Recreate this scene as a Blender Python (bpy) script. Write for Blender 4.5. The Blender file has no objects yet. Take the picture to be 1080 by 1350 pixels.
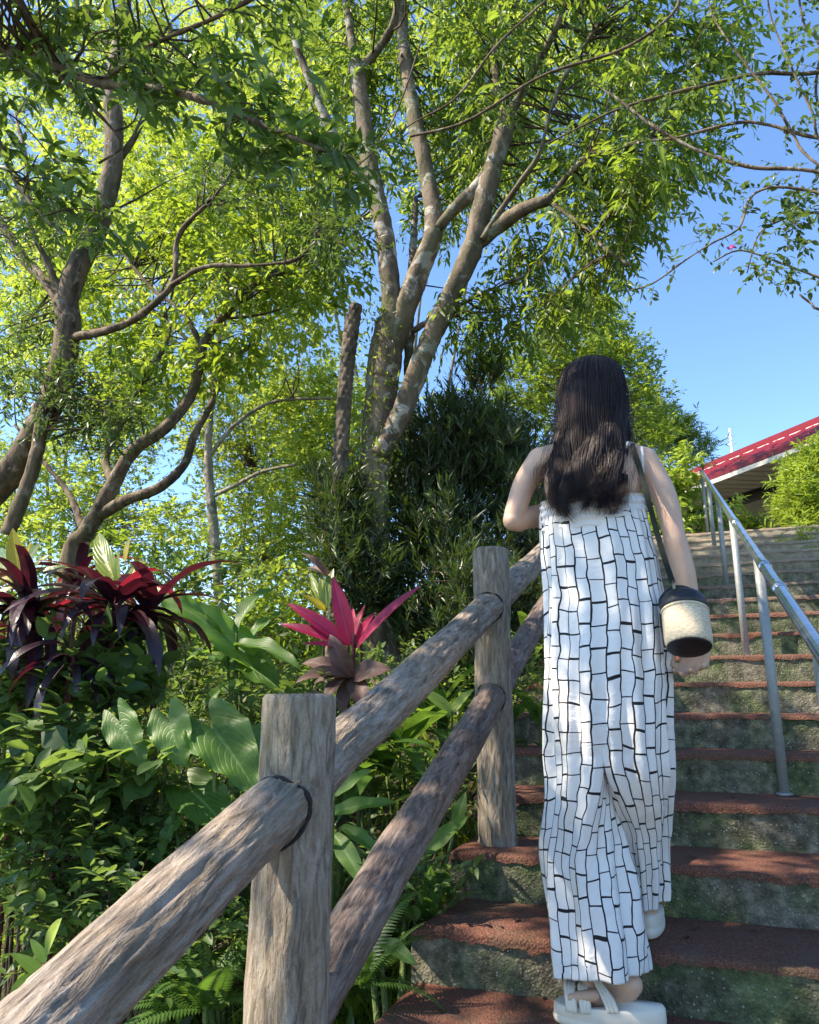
import bpy, math, random
import numpy as np
from mathutils import Vector, Matrix

# ------------------------------------------------------------------ camera, sky, sun, exposure
scene = bpy.context.scene
R = math.radians
PITCH, YAW, FPX = R(13.98), R(20.1), 1000.0
cam_d = bpy.data.cameras.new('camera')
cam_d.sensor_fit = 'HORIZONTAL'; cam_d.sensor_width = 36.0
cam_d.lens = 36.0 * FPX / 1080.0
cam_d.clip_start = 0.05; cam_d.clip_end = 600
cam = bpy.data.objects.new('camera', cam_d)
scene.collection.objects.link(cam)
cam.rotation_euler = (R(90) + PITCH, 0, YAW)
scene.camera = cam

SUN = Vector((-.60, -.31, .735)).normalized()          # towards the sun: left, a little behind the camera
world = bpy.data.worlds.new('World'); scene.world = world; world.use_nodes = True
wn = world.node_tree; wn.nodes.clear()
sky = wn.nodes.new('ShaderNodeTexSky'); sky.sky_type = 'NISHITA'; sky.sun_disc = False
sky.sun_elevation = math.asin(SUN.z)
sky.sun_rotation = math.atan2(SUN.x, SUN.y)
sky.air_density = .72; sky.dust_density = .05; sky.ozone_density = 3.2; sky.altitude = 100
bg = wn.nodes.new('ShaderNodeBackground'); bg.inputs['Strength'].default_value = .14
wo = wn.nodes.new('ShaderNodeOutputWorld')
hs = wn.nodes.new('ShaderNodeHueSaturation'); hs.inputs['Saturation'].default_value = 1.12      # clear deep blue of the whole sky
wn.links.new(sky.outputs[0], hs.inputs['Color']); wn.links.new(hs.outputs[0], bg.inputs[0]); wn.links.new(bg.outputs[0], wo.inputs[0])

sd = bpy.data.lights.new('sun', 'SUN'); sd.energy = 3.3; sd.angle = R(.53); sd.color = (1, .93, .82)
so = bpy.data.objects.new('sun', sd); scene.collection.objects.link(so)
so.rotation_euler = SUN.to_track_quat('Z', 'Y').to_euler()

scene.view_settings.view_transform = 'Standard'; scene.view_settings.look = 'None'
scene.view_settings.exposure = 1.82; scene.view_settings.gamma = 1
scene.view_settings.use_curve_mapping = False
scene.view_settings.use_white_balance = True          # the phone's daylight balance
scene.view_settings.white_balance_temperature = 7350; scene.view_settings.white_balance_tint = 12
scene.render.engine = 'CYCLES'
scene.cycles.use_denoising = True
scene.cycles.max_bounces = 8; scene.cycles.transmission_bounces = 6
scene.cycles.diffuse_bounces = 4; scene.cycles.glossy_bounces = 3

# ------------------------------------------------------------------ helpers
C = scene.collection
def ray(x, y):
    r, u = x - 540, 675 - y
    fw = FPX*math.cos(PITCH) - u*math.sin(PITCH); up = FPX*math.sin(PITCH) + u*math.cos(PITCH)
    return np.array([r*math.cos(YAW) - fw*math.sin(YAW), fw*math.cos(YAW) + r*math.sin(YAW), up])
def at(x, y, Y):                      # the point that stands Y metres up the path and shows at pixel x, y
    v = ray(x, y); return v*Y/v[1]
def nrm(a):
    a = np.asarray(a, float); return a/np.maximum(np.linalg.norm(a, axis=-1, keepdims=True), 1e-9)

def hash3(i, j, k, s):
    n = (i*73856093 ^ j*19349663 ^ k*83492791 ^ (s*2654435 + 12345)) & 0x7fffffff
    n = (n*1103515245 + 12345) & 0x7fffffff
    n = ((n >> 13) ^ n)*1274126177 & 0x7fffffff
    return (n & 0xffff)/65535.0
def vnoise(p, s=0):                   # value noise, p (n,3) -> -1..1
    p = np.asarray(p, float); f = np.floor(p).astype(np.int64); t = p - f; t = t*t*(3 - 2*t)
    r = 0
    for a in (0, 1):
        for b in (0, 1):
            for c in (0, 1):
                w = (t[..., 0] if a else 1 - t[..., 0])*(t[..., 1] if b else 1 - t[..., 1])*(t[..., 2] if c else 1 - t[..., 2])
                r = r + w*hash3(f[..., 0] + a, f[..., 1] + b, f[..., 2] + c, s)
    return r*2 - 1
def fbm(p, s=0, o=3):
    r = 0; a = 1; tot = 0
    for k in range(o):
        r = r + a*vnoise(np.asarray(p)*(2.03**k), s + k); tot += a; a *= .5
    return r/tot

def link(name, me, parent=None, mat=None):
    o = bpy.data.objects.new(name, me); C.objects.link(o)
    if parent is not None: o.parent = parent
    if mat is not None and me is not None and len(me.materials) == 0: me.materials.append(mat)
    return o
def tag(o, label=None, cat=None, group=None, kind=None):
    if label: o['label'] = label
    if cat: o['category'] = cat
    if group: o['group'] = group
    if kind: o['kind'] = kind
    return o
def empty(name, loc=(0, 0, 0), label=None, cat=None, group=None, kind=None):
    o = bpy.data.objects.new(name, None); C.objects.link(o); o.location = Vector(loc); o.empty_display_size = .1
    return tag(o, label, cat, group, kind)
def adopt(child, root):               # parent without moving
    child.parent = root; child.matrix_parent_inverse = Matrix.Translation(-Vector(root.location)) ; return child

def mk(name, V, F, smooth=True, uv=None, attr=None):
    """V (n,3), F (m,k) array of tris or quads, or a list of such arrays"""
    V = np.asarray(V, np.float32)
    Fs = F if isinstance(F, list) else [F]
    Fs = [np.asarray(f, np.int32) for f in Fs if len(f)]
    me = bpy.data.meshes.new(name)
    me.vertices.add(len(V)); me.vertices.foreach_set('co', V.ravel())
    idx = np.concatenate([f.ravel() for f in Fs])
    tot = np.concatenate([np.full(len(f), f.shape[1], np.int32) for f in Fs])
    st = np.concatenate([[0], np.cumsum(tot)[:-1]]).astype(np.int32)
    me.loops.add(len(idx)); me.loops.foreach_set('vertex_index', idx)
    me.polygons.add(len(tot)); me.polygons.foreach_set('loop_start', st)
    me.update(calc_edges=True)
    me.polygons.foreach_set('use_smooth', np.full(len(tot), smooth, bool))
    if uv is not None:
        l = me.uv_layers.new(name='UVMap'); l.data.foreach_set('uv', np.asarray(uv, np.float32)[idx].ravel())
    if attr is not None:
        for k, v in attr.items():
            a = me.attributes.new(k, 'FLOAT', 'POINT'); a.data.foreach_set('value', np.asarray(v, np.float32).ravel())
    me.validate(verbose=False)
    return me

def frames(P):
    P = np.asarray(P, float); T = nrm(np.gradient(P, axis=0))
    a = np.array([0, 0, 1.]) if abs(T[0][2]) < .9 else np.array([1., 0, 0])
    n = nrm(np.cross(T[0], a)); N = [n]
    for i in range(1, len(P)):
        n = n - T[i]*np.dot(n, T[i]); n = nrm(n); N.append(n)
    N = np.array(N); return T, N, np.cross(T, N)
def resample(P, Rr, step):
    P = np.asarray(P, float); Rr = np.asarray(Rr, float)
    n0 = len(P); t0 = np.arange(n0); tt = np.linspace(0, n0 - 1, n0*8)
    def cr(A):
        A2 = np.concatenate([[2*A[0] - A[1]], A, [2*A[-1] - A[-2]]]); out = []
        for t in tt:
            i = min(int(t), n0 - 2); u = t - i; a, b, c, d = A2[i], A2[i+1], A2[i+2], A2[i+3]
            out.append(.5*((2*b) + (-a + c)*u + (2*a - 5*b + 4*c - d)*u*u + (-a + 3*b - 3*c + d)*u**3))
        return np.array(out)
    Q = cr(P) if n0 > 2 else np.array([P[0] + (P[1] - P[0])*t for t in tt])
    rr = np.interp(tt, t0, Rr)
    s = np.concatenate([[0], np.cumsum(np.linalg.norm(np.diff(Q, axis=0), axis=1))])
    n = max(3, int(s[-1]/step)); sn = np.linspace(0, s[-1], n)
    return np.stack([np.interp(sn, s, Q[:, k]) for k in range(3)], 1), np.interp(sn, s, rr)
def tube(P, Rr, sides=12, ell=None, cap=True, disp=None, tip=None):
    """returns V, quads, tris, uv"""
    P = np.asarray(P, float); n = len(P); Rr = np.broadcast_to(np.asarray(Rr, float), (n,))
    T, N, B = frames(P); th = np.arange(sides)*2*math.pi/sides
    c, s = np.cos(th), np.sin(th); e = 1 if ell is None else ell
    V = P[:, None] + Rr[:, None, None]*(c[None, :, None]*N[:, None] + e*s[None, :, None]*B[:, None])
    L = np.concatenate([[0], np.cumsum(np.linalg.norm(np.diff(P, axis=0), axis=1))])
    uv = np.stack(np.broadcast_arrays(th[None]/(2*math.pi), L[:, None]), -1).reshape(-1, 2)
    if disp is not None:
        d = disp(V.reshape(-1, 3), np.tile(th, n), np.repeat(L, sides)).reshape(n, sides)
        rad = c[None, :, None]*N[:, None] + s[None, :, None]*B[:, None]
        V = V + rad*d[..., None]
    V = V.reshape(-1, 3)
    i = np.arange(n - 1)[:, None]*sides; j = np.arange(sides)[None]; j2 = (j + 1) % sides
    Q = np.stack([i + j, i + j2, i + sides + j2, i + sides + j], -1).reshape(-1, 4)
    Tt = np.zeros((0, 3), int)
    if cap:
        V = np.concatenate([V, P[:1], P[-1:]]); uv = np.concatenate([uv, [[0, 0], [0, L[-1]]]])
        a = n*sides; jj = np.arange(sides); k2 = (jj + 1) % sides
        Tt = np.concatenate([np.stack([np.full(sides, a), k2, jj], 1), np.stack([np.full(sides, a + 1), (n - 1)*sides + jj, (n - 1)*sides + k2], 1)])
    return V, Q, Tt, uv
class MB:                             # collects shapes that make one mesh
    def __init__(s): s.V = []; s.Q = []; s.T = []; s.U = []; s.n = 0
    def add(s, V, Q=None, T=None, uv=None):
        V = np.asarray(V, float)
        if Q is not None and len(Q): s.Q.append(np.asarray(Q) + s.n)
        if T is not None and len(T): s.T.append(np.asarray(T) + s.n)
        s.U.append(np.zeros((len(V), 2)) if uv is None else uv); s.V.append(V); s.n += len(V); return s
    def tube(s, P, Rr, sides=12, **k):
        return s.add(*tube(P, Rr, sides, **k))
    def box(s, a, b):
        a = np.array(a, float); b = np.array(b, float)
        V = np.array([[x, y, z] for x in (a[0], b[0]) for y in (a[1], b[1]) for z in (a[2], b[2])])
        return s.add(V, [[0, 1, 3, 2], [4, 6, 7, 5], [0, 4, 5, 1], [2, 3, 7, 6], [0, 2, 6, 4], [1, 5, 7, 3]])
    def bar(s, p, q, w, h, up=(0, 0, 1)):
        p = np.array(p, float); q = np.array(q, float); d = nrm(q - p); sd_ = nrm(np.cross(d, up)); u = np.cross(sd_, d)
        V = np.array([e + sd_*w/2*a + u*h/2*b for e in (p, q) for a in (-1, 1) for b in (-1, 1)])
        return s.add(V, [[0, 1, 3, 2], [4, 6, 7, 5], [0, 4, 5, 1], [2, 3, 7, 6], [0, 2, 6, 4], [1, 5, 7, 3]])
    def me(s, name, smooth=True):
        F = []
        if s.Q: F.append(np.concatenate(s.Q))
        if s.T: F.append(np.concatenate(s.T))
        return mk(name, np.concatenate(s.V), F, smooth, uv=np.concatenate(s.U))
    def build(s, name, mat, parent=None, smooth=True):
        o = link(name, s.me(name, smooth), None, mat)
        if parent is not None: adopt(o, parent)
        return o

# ------------------------------------------------------------------ materials
class NT:
    def __init__(s, name):
        s.m = bpy.data.materials.new(name); s.m.use_nodes = True; s.t = s.m.node_tree; s.t.nodes.clear()
        s.out = s.n('ShaderNodeOutputMaterial')
    def n(s, ty, **k):
        x = s.t.nodes.new(ty)
        for a, b in k.items(): setattr(x, a, b)
        return x
    def l(s, a, b): s.t.links.new(a, b)
    def val(s, sock, v):
        if hasattr(v, 'is_linked') or isinstance(v, bpy.types.NodeSocket): s.l(v, sock)
        else: sock.default_value = v
    def math(s, op, a, b=0., c=None, clamp=False):
        x = s.n('ShaderNodeMath', operation=op, use_clamp=clamp); s.val(x.inputs[0], a); s.val(x.inputs[1], b)
        if c is not None: s.val(x.inputs[2], c)
        return x.outputs[0]
    def mix(s, f, a, b, blend='MIX'):
        x = s.n('ShaderNodeMix', data_type='RGBA', blend_type=blend)
        s.val(x.inputs[0], f); s.val(x.inputs[6], a); s.val(x.inputs[7], b); return x.outputs[2]
    def coord(s, which='Object', scale=(1, 1, 1), loc=(0, 0, 0)):
        tc = s.n('ShaderNodeTexCoord'); mp = s.n('ShaderNodeMapping')
        mp.inputs['Scale'].default_value = scale; mp.inputs['Location'].default_value = loc
        s.l(tc.outputs[which], mp.inputs[0]); return mp.outputs[0]
    def noise(s, vec, scale, detail=4, rough=.55, dist=0):
        x = s.n('ShaderNodeTexNoise'); s.l(vec, x.inputs['Vector']); x.inputs['Scale'].default_value = scale
        x.inputs['Detail'].default_value = detail; x.inputs['Roughness'].default_value = rough; x.inputs['Distortion'].default_value = dist
        return x.outputs[0]
    def voro(s, vec, scale, feature='F1', out=0):
        x = s.n('ShaderNodeTexVoronoi', feature=feature); s.l(vec, x.inputs['Vector']); x.inputs['Scale'].default_value = scale
        return x.outputs[out]
    def ramp(s, f, stops, interp='LINEAR'):
        x = s.n('ShaderNodeValToRGB'); s.val(x.inputs[0], f); cr = x.color_ramp; cr.interpolation = interp
        while len(cr.elements) > 1: cr.elements.remove(cr.elements[-1])
        cr.elements[0].position = stops[0][0]; cr.elements[0].color = col(stops[0][1])
        for p, c in stops[1:]:
            e = cr.elements.new(p); e.color = col(c)
        return x.outputs[0]
    def bump(s, h, strength=.5, dist=.01, prev=None):
        x = s.n('ShaderNodeBump'); x.inputs['Strength'].default_value = strength; x.inputs['Distance'].default_value = dist
        s.l(h, x.inputs['Height'])
        if prev is not None: s.l(prev, x.inputs['Normal'])
        return x.outputs[0]
    def bsdf(s, color, rough=.6, metal=0., normal=None, spec=.5, **k):
        x = s.n('ShaderNodeBsdfPrincipled'); s.val(x.inputs['Base Color'], color); s.val(x.inputs['Roughness'], rough)
        s.val(x.inputs['Metallic'], metal); s.val(x.inputs['Specular IOR Level'], spec)
        if normal is not None: s.l(normal, x.inputs['Normal'])
        for a, b in k.items(): s.val(x.inputs[a.replace('_', ' ')], b)
        return x.outputs[0]
    def fin(s, sh): s.l(sh, s.out.inputs[0]); return s.m
def col(c):
    if isinstance(c, (int, float)): return (c, c, c, 1)
    return tuple(c) if len(c) == 4 else (*c, 1)

def leaf_mat(name, dark, light, glow, trans=.4, rough=.42, veins=None, big=False, spec=.5):
    m = NT(name)
    a = m.n('ShaderNodeAttribute', attribute_name='tint')
    oi = m.n('ShaderNodeObjectInfo')
    f = oi.outputs['Random'] if big else a.outputs['Fac']
    n = m.noise(m.coord('Object'), 9 if big else 3.0, 3)
    f2 = m.math('ADD', m.math('MULTIPLY', f, .75), m.math('MULTIPLY', m.math('SUBTRACT', n, .5), .7 if not big else .9), clamp=True)
    c = m.mix(f2, col(dark), col(light)); g = m.mix(f2, col([x*.75 for x in glow]), col(glow)); nrml = None
    if veins:
        uv = m.n('ShaderNodeUVMap'); sep = m.n('ShaderNodeSeparateXYZ'); m.l(uv.outputs[0], sep.inputs[0])
        u, v = sep.outputs[0], sep.outputs[1]; av = m.math('ABSOLUTE', v)
        w = m.math('SINE', m.math('MULTIPLY', m.math('SUBTRACT', u, m.math('MULTIPLY', av, veins[1])), veins[0]))
        lat = m.math('POWER', m.math('MULTIPLY', m.math('ADD', w, 1.), .5), 14.)
        mid = m.math('LESS_THAN', av, .05)
        line = m.math('MAXIMUM', m.math('MULTIPLY', lat, veins[2]), m.math('MULTIPLY', mid, .8), clamp=True)
        c = m.mix(line, c, col(veins[3])); g = m.mix(line, g, col(veins[3]))
        nrml = m.bump(m.math('ADD', m.math('MULTIPLY', lat, -.8), m.math('ADD', m.math('MULTIPLY', mid, -1.), m.noise(m.coord('Object'), 30, 3))), .35, .003)
    b = m.bsdf(c, rough, 0, nrml, spec)
    t = m.n('ShaderNodeBsdfTranslucent'); m.val(t.inputs[0], g)
    mx = m.n('ShaderNodeMixShader'); mx.inputs[0].default_value = trans
    m.l(b, mx.inputs[1]); m.l(t.outputs[0], mx.inputs[2])
    return m.fin(mx.outputs[0])

M = {}
M['leaf_lime'] = leaf_mat('leaf_lime', (.085, .14, .02), (.22, .29, .05), (.60, .72, .09), .5)
M['leaf_gold'] = leaf_mat('leaf_gold', (.10, .17, .03), (.25, .36, .06), (.60, .76, .11), .5)
M['leaf_fresh'] = leaf_mat('leaf_fresh', (.05, .105, .014), (.13, .21, .03), (.46, .62, .05), .5)
M['leaf_mid'] = leaf_mat('leaf_mid', (.038, .08, .014), (.10, .175, .03), (.36, .52, .05), .46, .45)
M['leaf_deep'] = leaf_mat('leaf_deep', (.022, .05, .014), (.065, .115, .028), (.2, .34, .05), .34, .42)
M['leaf_needle'] = leaf_mat('leaf_needle', (.014, .032, .012), (.055, .10, .022), (.14, .24, .03), .22, .42)
M['leaf_hedge'] = leaf_mat('leaf_hedge', (.12, .20, .02), (.30, .42, .06), (.52, .70, .08), .4)
M['leaf_shrub'] = leaf_mat('leaf_shrub', (.022, .06, .02), (.13, .22, .055), (.3, .46, .08), .38, .5, big=True, spec=.35)
M['leaf_shrub_s'] = leaf_mat('leaf_shrub_small', (.022, .06, .02), (.13, .22, .055), (.3, .46, .08), .38, .5, spec=.35)
M['leaf_near'] = leaf_mat('leaf_near', (.028, .07, .018), (.10, .17, .035), (.34, .5, .06), .42, .42, big=True)
M['leaf_near_s'] = leaf_mat('leaf_near_small', (.024, .06, .018), (.085, .15, .03), (.28, .44, .06), .4, .42)
M['taro'] = leaf_mat('taro', (.04, .11, .015), (.10, .21, .03), (.3, .55, .05), .42, .46, (62, .55, .45, (.17, .30, .08)), True)
M['ginger'] = leaf_mat('ginger', (.03, .085, .014), (.085, .18, .03), (.25, .46, .05), .35, .33, (46, 3.2, .25, (.12, .22, .06)), True)
M['cord_dark'] = leaf_mat('cord_dark', (.010, .006, .011), (.038, .014, .024), (.16, .018, .035), .2, .3, (20, 3., .1, (.10, .02, .03)), True, .7)
M['cord_red'] = leaf_mat('cord_red', (.04, .007, .014), (.12, .014, .028), (.5, .03, .06), .35, .33, (20, 3., .1, (.2, .03, .05)), True)
M['cord_pink'] = leaf_mat('cord_pink', (.34, .012, .06), (.5, .022, .10), (.9, .04, .16), .42, .4, (30, 3., .16, (.6, .1, .2)), True)
M['croton'] = leaf_mat('croton', (.18, .17, .01), (.44, .30, .012), (.8, .6, .03), .38, .3, (40, .5, .45, (.6, .48, .05)), True)
M['croton_green'] = leaf_mat('croton_green', (.04, .10, .02), (.16, .22, .03), (.4, .5, .05), .35, .3, (40, .5, .45, (.5, .45, .05)), True)
M['brown_leaf'] = leaf_mat('brown_leaf', (.06, .03, .022), (.17, .09, .07), (.3, .12, .07), .25, .5, (20, 3., .1, (.2, .1, .08)), True)
M['lime_big'] = leaf_mat('lime_big', (.30, .42, .06), (.5, .6, .14), (.7, .85, .12), .4, .4, (40, .5, .3, (.4, .48, .12)), True)
M['fern'] = leaf_mat('fern', (.03, .08, .016), (.08, .16, .03), (.2, .4, .05), .35, .45)
M['bract'] = leaf_mat('bract', (.4, .05, .2), (.5, .08, .3), (.8, .15, .5), .4, .5, big=True)
M['dry'] = leaf_mat('dry', (.10, .055, .025), (.28, .17, .08), (.3, .15, .06), .2, .7)

def bark_mat(name, base, pale, moss, sc=9, lich=.56, mossy=.5):
    m = NT(name); o = m.coord('Object'); o2 = m.coord('Object', (1, 1, .35))
    n1 = m.noise(o2, sc*1.2, 5, .6, .4); n2 = m.noise(o, sc*.8, 5, .65, .6); n3 = m.noise(o, 3.2, 3); n4 = m.noise(o, 60, 3, .7)
    c = m.ramp(n1, [(.32, [x*.35 for x in base]), (.5, base), (.68, [min(1, x*1.8) for x in base])])
    c = m.mix(m.ramp(n2, [(lich, 0.), (lich + .07, 1.)]), c, col(pale))
    c = m.mix(m.math('MULTIPLY', m.ramp(n3, [(.45, 0.), (.62, 1.)]), mossy), c, col(moss))
    c = m.mix(.35, c, m.ramp(n4, [(.3, .3), (.7, 1.)]), 'MULTIPLY')
    b = m.bump(n1, 1., .02, m.bump(n2, .5, .012, m.bump(n4, .6, .005)))
    return m.fin(m.bsdf(c, .85, 0, b, .25))
M['bark_main'] = bark_mat('bark_main', (.15, .115, .08), (.40, .38, .33), (.10, .12, .04), 8, .54, .45)
M['bark_dark'] = bark_mat('bark_dark', (.15, .105, .07), (.30, .26, .20), (.07, .08, .03), 12, .57, .35)
M['bark_pale'] = bark_mat('bark_pale', (.22, .19, .15), (.42, .40, .35), (.16, .17, .07), 7, .55, .3)
M['bark_scale'] = bark_mat('bark_scale', (.13, .10, .075), (.24, .20, .15), (.07, .07, .03), 14, .6, .2)
M['twig'] = bark_mat('twig', (.10, .07, .045), (.2, .16, .12), (.08, .09, .03), 20, .62, .2)
M['stem'] = bark_mat('stem', (.09, .13, .04), (.2, .2, .1), (.05, .08, .02), 20, .62, .3)
M['stem_red'] = bark_mat('stem_red', (.16, .05, .05), (.3, .2, .16), (.1, .04, .03), 20, .62, .3)

def wood_mat(name, c0, c1, c2, rot=0.):
    m = NT(name)
    o = m.coord('Object', (1, 1, .2)); p = m.coord('Object')
    g = m.noise(o, 62, 6, .62, 1.1); g2 = m.noise(m.coord('Object', (1, 1, .22)), 22, 4, .6, 1.6); big = m.noise(p, 5.5, 4, .6)
    fine = m.noise(p, 260, 2, .6); chips = m.noise(m.coord('Object', (1, 1, .3)), 34, 3, .75, .7)
    c = m.ramp(g, [(.30, c0), (.47, c1), (.68, c2)])
    c = m.mix(m.math('MULTIPLY', m.ramp(g2, [(.30, 1.), (.45, 0.)]), .75), c, col([x*.4 for x in c0]))
    c = m.mix(m.math('MULTIPLY', m.ramp(big, [(.42, 0.), (.68, 1.)]), .45), c, col((c1[0]*1.15, c1[1]*1.0, c1[2]*.72)))
    c = m.mix(m.math('MULTIPLY', m.ramp(m.noise(p, 2.3, 3), [(.5, 0.), (.66, 1.)]), .35), c, col((.10, .125, .05)))
    c = m.mix(.35, c, m.ramp(fine, [(.3, .45), (.6, 1.)]), 'MULTIPLY')
    b = m.bump(chips, .55, .008, m.bump(g, .9, .006, m.bump(g2, .7, .01, m.bump(fine, .3, .002))))
    return m.fin(m.bsdf(c, .78, 0, b, .3))
M['wood_post'] = wood_mat('wood_post', (.09, .07, .05), (.235, .195, .15), (.37, .33, .27))
M['wood_rail'] = wood_mat('wood_rail', (.085, .066, .05), (.23, .185, .145), (.38, .32, .265))
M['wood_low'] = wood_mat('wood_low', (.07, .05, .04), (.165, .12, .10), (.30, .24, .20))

def simple(name, c, rough=.6, metal=0., spec=.5, nsc=None, var=.2, bump=0.):
    m = NT(name); p = m.coord('Object')
    if nsc is None: return m.fin(m.bsdf(col(c), rough, metal, None, spec))
    n = m.noise(p, nsc, 4, .6); cc = m.mix(m.math('MULTIPLY', n, var*2), col(c), col([x*.45 for x in c]))
    b = m.bump(n, bump, .01) if bump else None
    return m.fin(m.bsdf(cc, rough, metal, b, spec))
M['seam'] = simple('seam', (.018, .014, .012), .9)
def conc():
    m = NT('step_concrete'); p = m.coord('Object'); sep = m.n('ShaderNodeSeparateXYZ')
    tc = m.n('ShaderNodeTexCoord'); geo = m.n('ShaderNodeNewGeometry'); m.l(geo.outputs['Position'], sep.inputs[0])
    Y = sep.outputs[1]
    v = m.voro(p, 130, 'F1', 0); vc = m.n('ShaderNodeTexVoronoi'); m.l(p, vc.inputs['Vector']); vc.inputs['Scale'].default_value = 130
    big = m.noise(p, 4.5, 5, .62, .3); med = m.noise(p, 26, 4, .65); fine = m.noise(p, 170, 3, .7)
    sepc = m.n('ShaderNodeSeparateColor'); m.l(vc.outputs['Color'], sepc.inputs[0])
    green = m.ramp(med, [(.3, (.034, .042, .022)), (.52, (.095, .125, .055)), (.7, (.18, .21, .10))])
    grey = m.ramp(med, [(.3, (.055, .05, .038)), (.52, (.16, .145, .105)), (.7, (.30, .27, .2))])
    c = m.mix(m.ramp(big, [(.40, 0.), (.58, 1.)]), green, grey)
    st = m.noise(m.coord('Object', (5, 5, .8)), 1.6, 5, .65)
    c = m.mix(m.math('MULTIPLY', m.ramp(st, [(.5, 0.), (.66, 1.)]), .6), c, col((.03, .036, .022)))
    # pale aggregate grains that stand out of the worn face
    gr = m.math('MULTIPLY', m.math('LESS_THAN', v, .34), m.math('GREATER_THAN', m.math('ADD', sepc.outputs[0], m.math('MULTIPLY', m.noise(p, 9, 3), .75)), 1.17))
    c = m.mix(m.math('MULTIPLY', gr, .8), c, m.mix(sepc.outputs[1], col((.16, .15, .12)), col((.42, .40, .35))))
    # the upper flight is bare, dust and sunlight painted in, the lower one mossy
    up = m.math('MULTIPLY', m.math('SUBTRACT', Y, 5.6), .7, clamp=True)
    dusty_sunlit = m.ramp(m.noise(p, 12, 5, .65), [(.3, (.22, .18, .13)), (.6, (.46, .40, .30)), (.75, (.56, .5, .4))])
    c = m.mix(m.math('MULTIPLY', up, .85), c, dusty_sunlit)
    hb = m.math('ADD', m.math('MULTIPLY', v, -.6), m.math('ADD', m.math('MULTIPLY', fine, .8), med))
    return m.fin(m.bsdf(c, .9, 0, m.bump(hb, .85, .008), .25))
M['conc'] = conc()
def tread():
    m = NT('step_tread'); p = m.coord('Object'); sep = m.n('ShaderNodeSeparateXYZ'); geo = m.n('ShaderNodeNewGeometry')
    m.l(geo.outputs['Position'], sep.inputs[0]); Y = sep.outputs[1]
    n = m.noise(p, 190, 3, .75); big = m.noise(p, 7, 5, .65, .4); v = m.voro(p, 150)
    c = m.ramp(n, [(.3, (.075, .032, .022)), (.55, (.20, .085, .058)), (.75, (.36, .20, .15))])
    c = m.mix(m.math('MULTIPLY', m.ramp(big, [(.5, 0.), (.7, 1.)]), .55), c, col((.14, .11, .075)))
    c = m.mix(m.math('MULTIPLY', m.ramp(m.noise(p, 3, 4, .7), [(.53, 0.), (.66, 1.)]), .35), c, col((.06, .075, .035)))
    up = m.math('MULTIPLY', m.math('SUBTRACT', Y, 4.6), .6, clamp=True)
    c = m.mix(m.math('MULTIPLY', up, .8), c, m.ramp(big, [(.3, (.24, .19, .14)), (.7, (.46, .39, .3))]))
    return m.fin(m.bsdf(c, .93, 0, m.bump(m.math('SUBTRACT', n, m.math('MULTIPLY', v, .7)), .9, .007), .2))
M['tread'] = tread()
def soil():
    m = NT('soil'); p = m.coord('Object'); n = m.noise(p, 2.2, 5, .6); f = m.noise(p, 38, 5, .7)
    c = m.ramp(f, [(.3, (.015, .011, .007)), (.55, (.05, .036, .02)), (.75, (.11, .085, .045))])
    c = m.mix(m.ramp(n, [(.45, 0.), (.6, 1.)]), c, m.ramp(f, [(.3, (.012, .026, .008)), (.7, (.05, .08, .022))]))
    return m.fin(m.bsdf(c, .95, 0, m.bump(f, .8, .03), .2))
M['soil'] = soil()
def steel():
    m = NT('galvanised_steel'); p = m.coord('Object'); n = m.noise(p, 60, 4, .65); v = m.voro(p, 70, 'F1', 1)
    c = m.ramp(n, [(.3, (.42, .43, .44)), (.6, (.6, .62, .63)), (.8, (.7, .7, .68))])
    sp = m.n('ShaderNodeSeparateColor'); m.l(v, sp.inputs[0])
    return m.fin(m.bsdf(c, m.math('ADD', m.math('MULTIPLY', n, .12), .16), .95, m.bump(n, .05, .002), .5))
M['steel'] = steel()
M['steel_post'] = simple('weathered_steel', (.36, .38, .36), .55, .35, .5, 45, .35, .2)
M['skin'] = None
def skin():
    m = NT('skin'); p = m.coord('Object'); n = m.noise(p, 14, 4, .6); f = m.noise(p, 300, 2)
    n2 = m.noise(p, 45, 4, .65); geo = m.n('ShaderNodeNewGeometry')
    c = m.mix(n, col((.49, .30, .20)), col((.60, .40, .29)))
    c = m.mix(m.math('MULTIPLY', m.ramp(n2, [(.5, 0.), (.7, 1.)]), .35), c, col((.52, .27, .19)))
    return m.fin(m.bsdf(c, .48, 0, m.bump(f, .12, .001), .4, Subsurface_Weight=.06, Subsurface_Radius=(.02, .008, .004), Subsurface_Scale=.6))
M['skin'] = skin()
def hairm():
    m = NT('hair'); a = m.n('ShaderNodeAttribute', attribute_name='tint')
    c = m.ramp(a.outputs['Fac'], [(0., (.006, .0035, .004)), (.6, (.020, .011, .010)), (1., (.055, .029, .023))])
    return m.fin(m.bsdf(c, .46, 0, None, .32, Anisotropic=.4))
M['hair'] = hairm()
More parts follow.
